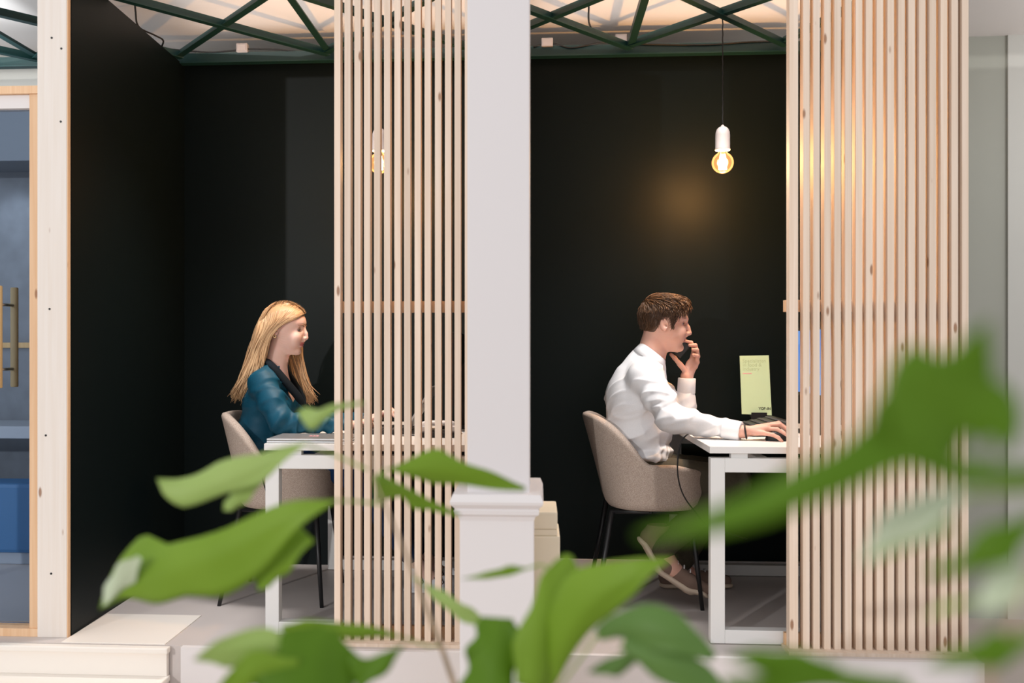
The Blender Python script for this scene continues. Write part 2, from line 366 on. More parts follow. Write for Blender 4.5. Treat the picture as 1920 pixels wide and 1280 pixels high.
# ------------------------------------------------------------------ pine post and slat screens
def wpost():
    x0, x1 = XA(70, Y0), XA(127, Y0)
    t = thing('wooden_post', ((x0+x1)/2, Y0+0.012, 0), 'broad pale pine post between the glass door and the dark green wall', 'post')
    MB().box((x0, Y0, 0), (x1-0.004, Y0+0.022, 2.64), 0.0015).build('beam', 'pine_post', t)
    MB().box((x1-0.004, Y0+0.002, 0), (x1, Y0+0.022, 2.64)).build('edge_strip', 'pine_frame', t)
    for px, py in ((97, 71), (115, 91), (114, 228), (93, 579), (96, 1075), (86, 816)):
        c = W(px, py, Y0)
        o = MB().tube([c + Vector((0, -0.0012, 0)), c + Vector((0, 0.004, 0))], 0.0042, 10).build('screw_hole', 'blackpl', t)
wpost()
SL_W, SL_D = 0.0228, 0.046
def screen(name, xs, label, x_rail, first_wide=None):
    t = thing(name, ((xs[0]+xs[-1])/2, Y0+SL_D/2, 0.012), label, 'slat screen', 'pine slat screens')
    proto = None
    for i, x in enumerate(xs):
        wd = first_wide if (first_wide and i == 0) else SL_W
        if i == 0 or proto is None or (first_wide and i == 1):
            z0, z1 = 0.012, 2.64; hw = wd/2
            o = MB().box((-hw, 0, 0), (hw, SL_D, z1-z0), 0.0012).build('slat', 'pine')
            proto = o
        else:
            o = proto.copy(); COL.objects.link(o)
        jig = random.uniform(-0.0012, 0.0012)
        o.location = Vector((x + wd/2 + jig, Y0 + random.uniform(-0.001, 0.001), 0.012))
        attach(o, t)
    zr = CAM_H + (655-575)*3.70/F_PX
    MB().box((x_rail[0], Y0+SL_D, zr-0.021), (x_rail[1], Y0+SL_D+0.022, zr+0.021), 0.001).build('rail', 'pine_frame', t)
    MB().box((x_rail[0], Y0+SL_D, 0.012), (x_rail[1], Y0+SL_D+0.022, 0.055), 0.001).build('bottom_rail', 'pine_frame', t)
    MB().box((x_rail[0], Y0+SL_D, 2.59), (x_rail[1], Y0+SL_D+0.022, 2.64), 0.001).build('top_rail', 'pine_frame', t)
    return t
xa, xb = XA(626.9, Y0), XA(871.6, Y0)
xs = [xa + (xb-xa)*i/13 for i in range(15)]
screen('slat_screen', xs, 'pale pine slat screen left of the white column, in front of the blonde woman\'s desk', (xa, xs[-1]+SL_W))
xa, xb = XA(1505.9, Y0), XA(1803.7, Y0)
xs2 = [XA(1480, Y0)] + [xa + (xb-xa)*i/15 for i in range(16)]
screen('slat_screen', xs2, 'wider pale pine slat screen on the right with warm lamplight on its slat sides', (XA(1477, Y0), xs2[-1]+SL_W), 0.031)

# ------------------------------------------------------------------ white column on its pedestal
YC = 2.78
def column():
    x0, x1 = XA(876, YC), XA(993, YC); cxm = (x0+x1)/2
    bx0, bx1 = XA(862, YC-0.035), XA(1001, YC-0.035)
    t = thing('column', (cxm, YC+0.13, FLOOR), 'tall white square column standing on a pedestal with a moulded cap', 'column')
    zt = W(930, 928, YC-0.06).z
    MB().box((x0, YC, zt-0.01), (x1, YC+0.20, 3.3), 0.004).build('shaft', 'column', t)
    MB().box((bx0, YC-0.035, FLOOR), (bx1, YC+0.30, zt-0.05), 0.003).build('pedestal', 'white', t)
    b = MB(); prof = [(0.0, -0.075), (0.004, -0.062), (0.013, -0.056), (0.015, -0.045), (0.012, -0.040), (0.024, -0.028), (0.026, -0.020), (0.023, -0.012), (0.018, 0.0), (-0.05, 0.0)]
    n = 4; lo = (bx0, YC-0.035); hi = (bx1, YC+0.30)
    for e, z in prof:
        for sx, sy in ((0, 0), (1, 0), (1, 1), (0, 1)):
            b.v.append(Vector(((hi[0]+e) if sx else (lo[0]-e), (hi[1]+e) if sy else (lo[1]-e), zt+z)))
    for i in range(len(prof)-1):
        for k in range(4): b.f.append([i*4+k, i*4+(k+1) % 4, i*4+4+(k+1) % 4, i*4+4+k])
    b.f.append([0, 1, 2, 3][::-1]); k = (len(prof)-1)*4; b.f.append([k, k+1, k+2, k+3])
    b.build('moulded_cap', 'white', t)
column()
def pedestal():
    Yp = 3.14; x1 = XA(1050, Yp); x0 = x1 - 0.19; zt = W(1030, 960, Yp).z
    t = thing('pedestal', ((x0+x1)/2, Yp+0.12, FLOOR), 'low cream pedestal half hidden behind the white column base', 'pedestal')
    MB().box((x0, Yp, FLOOR), (x1, Yp+0.24, zt-0.075), 0.006).build('body', 'tan', t)
    MB().box((x0+0.004, Yp+0.004, zt-0.075), (x1-0.008, Yp+0.236, zt-0.055), 0.003).build('neck_moulding', 'tan', t)
    MB().box((x0+0.002, Yp+0.002, zt-0.055), (x1-0.008, Yp+0.236, zt), 0.006).build('cap', 'tan', t)
pedestal()

# ------------------------------------------------------------------ steps at the left
def steps():
    xr = -1.345
    for i, (yf, yb, z0, z1, lab) in enumerate(((3.53, 3.63, -0.105, 0.0, 'upper cream step in front of the glass door and pine post'), (3.40, 3.62, -0.21, -0.105, 'middle cream step below the glass door'),
                                               (3.10, 3.62, FLOOR, -0.21, 'lowest cream step below the glass door'))):
        t = thing('step', (-2.2, yf, z0), lab, 'step', 'cream steps at the left')
        MB().box((-3.0, yf+0.012, z0), (xr-0.006, 3.565, z1-0.022), 0.002).build('riser', 'cream', t)
        MB().box((-3.0, yf, z1-0.022), (xr, 3.566, z1), 0.005).build('tread', 'cream', t)
steps()
ms = struct(MB().box((XL0+0.005, 3.575, 0.0), (-1.37, 3.97, 0.004), 0.001).build('trim_5', 'cream'), 'cream threshold panel lying on the booth floor')

# ------------------------------------------------------------------ glass door
def door():
    xj0, xj1 = XA(52, Y0), XA(69, Y0); zt = W(40, 160, Y0).z; zb = 0.0
    xl = xj0 - 0.92
    root = struct(bpy.data.objects.new('door_1', None)); COL.objects.link(root); root.location = ((xl+xj1)/2, Y0+0.05, 0)
    root['label'] = 'glass door in an orange pine frame at the left edge'
    MB().box((xj0, Y0+0.012, zb+0.03), (xj1, Y0+0.09, zt-0.03), 0.001).build('jamb', 'pine_frame', root)
    MB().box((xl-0.06, Y0+0.012, zb+0.03), (xl, Y0+0.09, zt-0.03), 0.001).build('jamb', 'pine_frame', root)
    MB().box((xl-0.06, Y0+0.004, zt-0.03), (xj1+0.004, Y0+0.10, zt), 0.001).build('head', 'pine_frame', root)
    MB().box((xl-0.06, Y0+0.004, zb), (xj1+0.004, Y0+0.10, zb+0.03), 0.001).build('sill', 'pine_frame', root)
    MB().box((xl, Y0+0.02, W(20, 201, Y0).z), (xj0, Y0+0.07, zt-0.03), 0.002).build('top_rail', 'white', root)
    MB().box((xl, Y0+0.045, zb+0.04), (xj0-0.002, Y0+0.053, W(20, 201, Y0).z)).build('glass_pane', 'glass', root)
    zc = W(27, 632, Y0+0.1).z; Yi, Yo = Y0+0.105, Y0-0.01
    x = XA(27, Yi); h = MB().tube([(x, Yi, zc-0.193), (x, Yi, zc-0.19), (x, Yi, zc+0.19), (x, Yi, zc+0.193)], [0.012, 0.0145, 0.0145, 0.012], 16).build('handle', 'oak_rod', root, True)
    MB().tube([(x, Yo, zc-0.193), (x, Yo, zc-0.19), (x, Yo, zc+0.19), (x, Yo, zc+0.193)], [0.012, 0.0145, 0.0145, 0.012], 16).build('handle', 'oak_rod', root, True)
    for dz in (0.123, -0.123):
        MB().tube([(x, Yo, zc+dz), (x, Yi, zc+dz)], 0.006, 10).build('handle_bolt', 'chrome', h, True)
door()
# meeting room furniture behind the glass
def meeting():
    t = thing('meeting_table', (-2.9, 5.3, 0), 'grey table seen through the glass door', 'table')
    MB().box((-3.6, 5.08, 0.615), (-2.3, 5.52, 0.68), 0.004).build('table_top', 'greytop', t)
    for x in (-3.5, -2.4):
        MB().box((x-0.03, 5.2, 0), (x+0.03, 5.45, 0.615), 0.003).build('leg', 'black', t)
    t = thing('bench', (-2.9, 4.85, 0), 'low blue bench seen through the glass door', 'bench')
    MB().box((-3.5, 4.84, 0.06), (-2.3, 5.06, 0.41), 0.02).build('seat', 'bluebench', t)
    MB().box((-3.46, 4.87, 0), (-2.34, 5.03, 0.06), 0.004).build('plinth', 'greytop', t)
    lamp('meeting_room_spot_light', 'SPOT', (-2.98, 5.22, 2.06), (-3.02, 5.62, 1.72), 5, (0.92, 0.96, 1.0), spot_size=math.radians(70), spot_blend=0.8, shadow_soft_size=0.03)
    lamp('meeting_room_light', 'POINT', (-2.8, 4.4, 2.4), (-3.0, 5.6, 0), 13, (0.88, 0.94, 1.0), shadow_soft_size=0.15)
meeting()

# ------------------------------------------------------------------ desks
DZ = 0.728
def desk(x0, label):
    yf, yb = Y0+0.074, 4.90; x1 = x0 + 0.80
    t = thing('desk', ((x0+x1)/2, (yf+yb)/2, 0), label, 'desk', 'white desks')
    MB().box((x0, yf, DZ-0.025), (x1, yb, DZ), 0.0015).build('desktop', 'desk', t)
    zt = DZ - 0.043; zl = 0.012 if False else 0.003
    for y, nm in ((yf+0.004, 'front'), (yb-0.06, 'back')):
        f = MB().box((x0+0.004, y, zl), (x0+0.056, y+0.05, zt), 0.002).build('leg', 'deskleg', t)
        MB().box((x1-0.056, y, zl), (x1-0.004, y+0.05, zt), 0.002).build('leg', 'deskleg', t)
        MB().box((x0+0.056, y, zt-0.052), (x1-0.056, y+0.05, zt), 0.002).build('top_bar', 'deskleg', t)
        MB().box((x0+0.056, y, zl), (x1-0.056, y+0.05, zl+0.05), 0.002).build('foot_bar', 'deskleg', t)
        for k in (0.11, 0.69):
            MB().box((x0+k-0.03, y+0.01, zt), (x0+k+0.03, y+0.045, DZ-0.025)).build('spacer', 'deskleg', t)
    for x in (x0+0.18, x1-0.22):
        MB().box((x, yf+0.05, zt-0.04), (x+0.04, yb-0.06, zt), 0.001).build('beam', 'deskleg', t)
    return t
xdl, xdr = XA(493, 3.70), XA(1332, 3.70)
desk(xdl, 'white desk with a closed laptop on its corner, where the blonde woman sits')
desk(xdr, 'white desk with a black keyboard and brochure, where the man sits')

# ------------------------------------------------------------------ shell chairs
def chair(cx, cy, label):
    t = thing('shell_chair', (cx, cy, 0), label, 'chair', 'beige upholstered shell chairs')
    n = 64
    def outline(phi, z, inset=0.0):
        c, s = math.cos(phi), math.sin(phi)
        p = 2.7; k = (abs(c)**p + abs(s)**p)**(-1/p)
        tz = (z - 0.41)/0.41
        back = max(0, -c)**1.2
        ax = (0.245 if c > 0 else 0.185 + 0.105*tz**1.1*back) - inset
        ay = 0.245 + 0.03*tz*(1-back*0.6) - inset
        return ax*k*c, ay*k*s
    def rim(phi):
        a = (1-math.cos(phi))/2                # 0 front, 1 back
        sm = lambda e0, e1, x: (lambda q: q*q*(3-2*q))(min(1, max(0, (x-e0)/(e1-e0))))
        return 0.560 + 0.035*sm(0.02, 0.35, a) + 0.205*sm(0.52, 0.98, a)
    rows = []
    for e, z in ((0.20, 0.405), (0.10, 0.405), (0.035, 0.407), (0.014, 0.413), (0.003, 0.428)):
        rows.append([(outline(2*math.pi*k/n, 0.42, e), z) for k in range(n)])
    for fz in (0.08, 0.2, 0.35, 0.5, 0.65, 0.8, 0.92, 0.985):
        rows.append([(outline(2*math.pi*k/n, 0.428 + (rim(2*math.pi*k/n)-0.428)*fz, 0), 0.428 + (rim(2*math.pi*k/n)-0.428)*fz) for k in range(n)])
    for e, dz in ((0.006, 0.006), (0.020, 0.010), (0.034, 0.005), (0.040, -0.008)):
        rows.append([(outline(2*math.pi*k/n, rim(2*math.pi*k/n), e), rim(2*math.pi*k/n)+dz) for k in range(n)])
    for fz in (0.8, 0.6, 0.4, 0.2, 0.05):
        rows.append([(outline(2*math.pi*k/n, 0.475 + (rim(2*math.pi*k/n)-0.475)*fz, 0.042 + 0.01*(1-fz)), 0.475 + (rim(2*math.pi*k/n)-0.475)*fz) for k in range(n)])
    for e, z in ((0.075, 0.470), (0.14, 0.474), (0.20, 0.476)):
        rows.append([(outline(2*math.pi*k/n, 0.46, e), z) for k in range(n)])
    v = [(cx+p[0], cy+p[1], z) for r in rows for (p, z) in r]; f = []
    for i in range(len(rows)-1):
        for k in range(n): f.append([i*n+k, i*n+(k+1) % n, (i+1)*n+(k+1) % n, (i+1)*n+k])
    f.append(list(range(n))[::-1]); f.append([(len(rows)-1)*n+k for k in range(n)])
    obj('shell', v, f, 'shell', t, True)
    b = MB()
    b.tube([(cx-0.17, cy-0.16, 0.397), (cx+0.17, cy-0.16, 0.397)], 0.009, 8)
    b.tube([(cx-0.17, cy+0.16, 0.397), (cx+0.17, cy+0.16, 0.397)], 0.009, 8)
    b.tube([(cx, cy-0.17, 0.397), (cx, cy+0.17, 0.397)], 0.009, 8); b.build('leg_frame', 'black', t, True)
    for sx in (-1, 1):
        for sy in (-1, 1):
            MB().tube([(cx+sx*0.165, cy+sy*0.16, 0.40), (cx+sx*(0.205 if sx > 0 else 0.235), cy+sy*0.225, 0.0)], [0.0125, 0.0085], 12).build('leg', 'black', t, True)
    return t
chair(-1.115, 4.36, 'beige upholstered shell chair with black legs under the blonde woman')
chair(0.475, 4.42, 'beige upholstered shell chair with black legs under the man')

# ------------------------------------------------------------------ pendant bulbs
def pendant(px, py_bulb, Y, label, power):
    c = W(px, py_bulb, Y); t = thing('pendant_lamp', (c.x, c.y, c.z-0.05), label, 'pendant lamp', 'pendant bulbs')
    prof = []
    for k in range(0, 15):
        a = math.radians(-90 + k*10.8); prof.append((0.047*math.cos(a) + 1e-4, 0.047*math.sin(a)))
    prof += [(0.018, 0.047), (0.0155, 0.055)]
    MB().lathe(prof, c, 32).build('bulb', 'bulbglass', t, True)
    f = MB()
    for k in range(6):
        a = k*math.pi/3; r = 0.011
        f.tube([c + Vector((1.25*r*math.cos(a), 1.25*r*math.sin(a), -0.030)), c + Vector((0.7*r*math.cos(a), 0.7*r*math.sin(a), 0.034))], 0.0046, 6)
    f.build('filament', 'filament', t)
    z = 0.053
    MB().lathe([(0.014, z), (0.031, z), (0.033, z+0.003), (0.033, z+0.006), (0.0315, z+0.010), (0.0315, z+0.066), (0.030, z+0.080), (0.025, z+0.093), (0.017, z+0.101), (0.008, z+0.105), (0.004, z+0.112)], c, 32).build('lamp_holder', 'porcelain', t, True)
    MB().tube([c + Vector((0.001*math.sin(k*1.7), 0.001*math.cos(k*1.7), z+0.108 + k*(LZ - 0.03 - c.z - z - 0.108)/40)) for k in range(41)], 0.0027, 8).build('cord', 'rubber', t, True)
    d = bpy.data.lights.new('bulb_light', 'POINT'); d.energy = power; d.color = (1.0, 0.60, 0.27); d.shadow_soft_size = 0.028
    o = bpy.data.objects.new('bulb_light', d); COL.objects.link(o); o.location = c; attach(o, t)
pendant(1355, 305, 4.40, 'glowing globe bulb on a black cord in the open, above the man\'s desk', 48)
pendant(711, 306, 4.42, 'glowing globe bulb hanging behind the left slat screen', 34)

# ------------------------------------------------------------------ things on the desks
def keyboard(c, L, Wd, rotz, tilt, label, name='keyboard'):
    R = Matrix.Rotation(rotz, 3, 'Z') @ Matrix.Rotation(tilt, 3, 'X')
    t = thing(name, c, label, 'keyboard')
    b = MB(); b.box((-L/2, -Wd/2, 0), (L/2, Wd/2, 0.012), 0.003); b.v = [c + R @ q for q in b.v]; b.build('case', 'blackpl', t)
    proto = None
    for r in range(5):
        for k in range(15):
            x = -L/2 + 0.012 + (k+0.5)*(L-0.024)/15; y = -Wd/2 + 0.012 + (r+0.5)*(Wd-0.024)/5
            if proto is None:
                proto = MB().box((-0.0085, -0.0085, 0), (0.0085, 0.0085, 0.006), 0.0015).build('key', 'key'); o = proto
            else:
                o = proto.copy(); COL.objects.link(o)
            o.location = c + R @ Vector((x, y, 0.010)); o.rotation_euler = R.to_euler(); attach(o, t)
    return t
def on_desk(px, py):                          # point of the desktop seen at this picture point
    rx, ry = ray(px); v = (CAM_H-DZ)*F_PX/(py-HY); return Vector((rx*v, ry*v, DZ))
kb = on_desk(1437, 790); kb.z = DZ + 0.004
keyboard(Vector((XA(1434, 4.30), 4.36, DZ+0.026)), 0.44, 0.20, math.radians(-90), math.radians(12), 'black keyboard on the right desk below the green brochure')

def brochure():
    Yb_ = 4.72; p0, p1 = W(1391, 776, Yb_), W(1447, 776, Yb_); wd = p1.x - p0.x; zb, zt = p0.z, W(1420, 667, Yb_).z
    lean = 0.05; t = thing('brochure', (p0.x+wd/2, Yb_, zb), 'upright lime green brochure with thin lettering, standing against the dark wall', 'brochure')
    def q(u, v, o=0.0): return Vector((p0.x + u*wd, Yb_ + lean*v - o, zb + v*(zt-zb)))
    b = MB(); b.prism([q(0, 0), q(1, -0.02), q(0.985, 1.01), q(0.0, 1.0)], (0, 0, 0), (0, 0.004, 0)); b.build('cover', 'lime', t)
    def text(s, u, v, h, mat, nm, bold=0.0):
        cu = bpy.data.curves.new(nm, 'FONT'); cu.body = s; cu.size = h; cu.extrude = 0.0; cu.offset = bold
        o = bpy.data.objects.new(nm, cu); COL.objects.link(o)
        bpy.context.view_layer.update()
        me = bpy.data.meshes.new_from_object(o.evaluated_get(bpy.context.evaluated_depsgraph_get()))
        COL.objects.unlink(o); bpy.data.objects.remove(o); bpy.data.curves.remove(cu)
        vs = [q(u, v, 0.0006) + Vector((c.co.x, c.co.y*lean/(zt-zb) - c.co.z, c.co.y)) for c in me.vertices]
        fs = [list(p.vertices) for p in me.polygons]; bpy.data.meshes.remove(me)
        obj(nm, vs, fs, mat, t)
    text('Specialisten', 0.085, 0.885, 0.0235, 'ink', 'lettering')
    text('in food &', 0.085, 0.815, 0.0235, 'ink', 'lettering')
    text('industry', 0.085, 0.745, 0.0235, 'ink', 'lettering')
    text('YOB-IN', 0.57, 0.075, 0.0165, 'inkdark', 'lettering', 0.0006)
    b = MB(); b.prism([q(0.08, 0.690, 0.001), q(0.38, 0.690, 0.001), q(0.38, 0.700, 0.001), q(0.08, 0.700, 0.001)], (0, 0, 0), (0, 0.0006, 0)); b.build('underline', 'pink', t)
    s = thing('brochure_stand', (p0.x+wd/2, Yb_, DZ), 'small black stand holding the green brochure', 'stand')
    x0, x1 = p0.x+0.3*wd, p0.x+0.82*wd
    MB().box((x0, Yb_-0.028, DZ), (x1, Yb_+0.06, DZ+0.008), 0.002).build('base', 'blackpl', s)
    MB().box((x0, Yb_-0.016, DZ+0.008), (x1, Yb_-0.008, zb+0.008), 0.001).build('front_lip', 'blackpl', s)
    MB().box((x0+0.01, Yb_+0.024, DZ+0.008), (x1-0.01, Yb_+0.032, zb+0.06), 0.001).build('back_rest', 'blackpl', s)
    MB().box((x0, Yb_-0.008, zb-0.012), (x1, Yb_+0.024, zb-0.004), 0.001).build('shelf', 'blackpl', s)
brochure()

def screen_mat():
    m, nt, b = new_mat('monitor_picture'); N = nt.nodes.new; L = nt.links.new
    tc = N('ShaderNodeTexCoord'); mp = N('ShaderNodeMapping'); mp.inputs['Scale'].default_value = (1, 3.2, 9); L(tc.outputs['Object'], mp.inputs[0])
    vo = N('ShaderNodeTexVoronoi'); vo.inputs['Scale'].default_value = 2.1; vo.distance = 'CHEBYCHEV'; L(mp.outputs[0], vo.inputs['Vector'])
    r = N('ShaderNodeValToRGB'); cr = r.color_ramp; cr.interpolation = 'CONSTANT'
    cr.elements[0].color = (0.08, 0.28, 0.78, 1); cr.elements[1].position = 0.80; cr.elements[1].color = (0.01, 0.02, 0.05, 1)
    e = cr.elements.new(0.45); e.color = (0.13, 0.36, 0.85, 1); e = cr.elements.new(0.9); e.color = (0.3, 0.55, 0.9, 1)
    L(vo.outputs['Color'], r.inputs[0]); L(r.outputs[0], b.inputs['Emission Color']); b.inputs['Emission Strength'].default_value = 0.8
    b.inputs['Base Color'].default_value = (0.01, 0.01, 0.012, 1); b.inputs['Roughness'].default_value = 0.3
    return m
M['picture'] = screen_mat()
def monitor(x, y0, y1, z0, z1, label, on=True):
    ym = (y0+y1)/2; t = thing('monitor', (x+0.06, ym, DZ), label, 'monitor')
    MB().box((x+0.004, y0-0.010, z0-0.016), (x+0.034, y1+0.010, z1+0.010), 0.003).build('housing', 'blackpl', t)
    o = MB().box((x+0.001, y0, z0), (x+0.005, y1, z1)).build('screen', 'picture' if on else 'black', t)
    MB().box((x+0.034, ym-0.03, DZ+0.01), (x+0.060, ym+0.03, z0+0.16), 0.003).build('neck', 'blackpl', t)
    MB().box((x-0.06, ym-0.11, DZ), (x+0.12, ym+0.11, DZ+0.012), 0.004).build('foot', 'blackpl', t)
monitor(XA(1558, 4.06), 4.06, 4.06*1.135, W(1558, 741, 4.2).z, W(1558, 617, 4.2).z, 'black monitor with a blue screen behind the right slat screen')
monitor(XA(838, 4.25), 4.30, 4.80, 0.86, 1.15, 'dark monitor turned sideways behind the left slat screen', False)

def mouse(c, label, rz=0):
    t = thing('computer_mouse', c, label, 'mouse'); n = 24; v = []; f = []
    rows = [(0.95, 0), (1.0, 0.006), (0.97, 0.016), (0.85, 0.026), (0.6, 0.033), (0.25, 0.036)]
    for s, z in rows:
        for k in range(n):
            a = 2*math.pi*k/n; v.append(c + Vector((0.056*s*math.cos(a), 0.032*s*math.sin(a), z*(1-0.25*math.cos(a)) if z > 0.02 else z)))
    for i in range(len(rows)-1):
        for k in range(n): f.append([i*n+k, i*n+(k+1) % n, i*n+n+(k+1) % n, i*n+n+k])
    f.append(list(range(n))[::-1]); f.append([(len(rows)-1)*n+k for k in range(n)])
    obj('body', v, f, 'blackpl', t, True)
    MB().tube([c + Vector((0.030, -0.003, 0.029)), c + Vector((0.030, 0.003, 0.029))], 0.006, 12).build('wheel', 'rubber', t, True)
mc = W(1462, 822, 3.965); mc.z = DZ
mouse(mc, 'black computer mouse under the man\'s hand')

def laptop_closed():
    y0, y1 = 3.735, 3.97; x0 = XA(503, 3.76); x1 = x0 + 0.325
    t = thing('laptop', ((x0+x1)/2, (y0+y1)/2, DZ), 'closed silver laptop on the front corner of the left desk', 'laptop')
    MB().box((x0, y0, DZ), (x1, y1, DZ+0.009), 0.003).build('base', 'silver', t)
    MB().box((x0, y0, DZ+0.0105), (x1, y1, DZ+0.018), 0.003).build('lid', 'silver', t)
    c = Vector(((x0+x1)/2-0.005, (y0+y1)/2, DZ+0.0182))
    b = MB(); 
    for dx in (-0.013, 0.0, 0.013): b.box(c + Vector((dx-0.004, -0.012, 0)), c + Vector((dx+0.004, 0.012, 0.0006)))
    b.build('emblem', 'pink', t)
laptop_closed()
def laptop_open():
    x0, x1 = XA(664, 4.3), XA(770, 4.3); y0, y1 = 4.14, 4.48
    t = thing('laptop', ((x0+x1)/2, (y0+y1)/2, DZ), 'open dark laptop under the blonde woman\'s hands behind the slats', 'laptop')
    MB().box((x0, y0, DZ), (x1, y1, DZ+0.016), 0.003).build('base', 'blackpl', t)
    proto = None
    for r in range(5):
        for k in range(14):
            x = x0 + 0.10 + r*0.0235*((x1-x0-0.11)/0.118); y = y0 + 0.02 + (k+0.5)*(y1-y0-0.04)/14
            if proto is None: proto = MB().box((-0.009, -0.009, 0), (0.009, 0.009, 0.003), 0.0008).build('key', 'key'); o = proto
            else: o = proto.copy(); COL.objects.link(o)
            o.location = (x, y, DZ+0.0155); attach(o, t)
    b = MB(); R = Matrix.Rotation(math.radians(-58), 3, 'Y'); h = Vector((x1-0.004, (y0+y1)/2, DZ+0.018))
    R = Matrix.Rotation(math.radians(-(90-32)), 3, 'Y')
    b.box((0, -(y1-y0)/2, -0.004), (0.215, (y1-y0)/2, 0.004), 0.002); b.v = [h + R @ q for q in b.v]; s = b.build('lid', 'silver', t)
    b = MB(); b.box((0.008, -(y1-y0)/2+0.008, 0.0035), (0.207, (y1-y0)/2-0.008, 0.0052)); b.v = [h + R @ q for q in b.v]; b.build('display', 'blackpl', s)
laptop_open()
def dock():
    c = Vector((XA(822, 4.05), 4.05, DZ)); t = thing('desk_device', c, 'dark desk device with white parts standing behind the left slats', 'device')
    MB().box(c + Vector((-0.07, -0.05, 0)), c + Vector((0.07, 0.07, 0.022)), 0.006).build('base', 'blackpl', t)
    MB().tube([c + Vector((-0.07, 0.02, 0.045)), c + Vector((-0.05, 0.02, 0.055)), c + Vector((0.05, 0.02, 0.055)), c + Vector((0.07, 0.02, 0.045))], [0.014, 0.011, 0.011, 0.014], 12).build('handset', 'white', t, True)
    MB().box(c + Vector((-0.075, 0.0, 0.02)), c + Vector((-0.045, 0.04, 0.044)), 0.003).build('cradle', 'white', t)
    MB().box(c + Vector((0.045, 0.0, 0.02)), c + Vector((0.075, 0.04, 0.044)), 0.003).build('cradle', 'white', t)
dock()
def dcable(pts, r, label, n=50): 
    p = [Vector(q) for q in spline(pts, n)]
    tag(MB().tube(p, r, 6).build('power_cable', 'rubber', smooth=True), label, 'cable')
dcable([on_desk(735, 815)+Vector((0, 0, .003)), on_desk(750, 818)+Vector((0, 0, .003)), on_desk(790, 817)+Vector((0, 0, .003)), on_desk(820, 815)+Vector((0, 0, .003)), on_desk(840, 819)+Vector((0, 0, .003)), on_desk(866, 814)+Vector((0, 0, .003))], 0.0022,
       'thin black cable wandering across the left desktop behind the slats')
p = on_desk(1296, 813)
dcable([p + Vector((0.14, 0.05, 0.004)), p + Vector((0.05, 0.02, 0.004)), p + Vector((0.005, 0, 0.006)), W(1281, 822, 4.06), W(1272, 850, 4.04), W(1271, 890, 4.04), W(1280, 925, 4.05), W(1300, 955, 4.08), W(1330, 985, 4.15), W(1400, 1010, 4.25)], 0.0032,
       'black cable hanging off the right desk edge beside the man\'s chair')
p = on_desk(512, 820)
lx0 = XA(503, 3.76)
dcable([Vector((lx0+0.03, 3.95, DZ+0.006)), Vector((lx0+0.02, 4.0, DZ+0.005)), Vector((xdl-0.03, 4.02, DZ+0.002)), Vector((xdl-0.085, 4.03, DZ-0.06)), Vector((xdl-0.10, 4.04, DZ-0.16)), Vector((xdl-0.06, 4.05, DZ-0.30))], 0.0028,
       'thin black cable running from the closed laptop off the left desk edge')

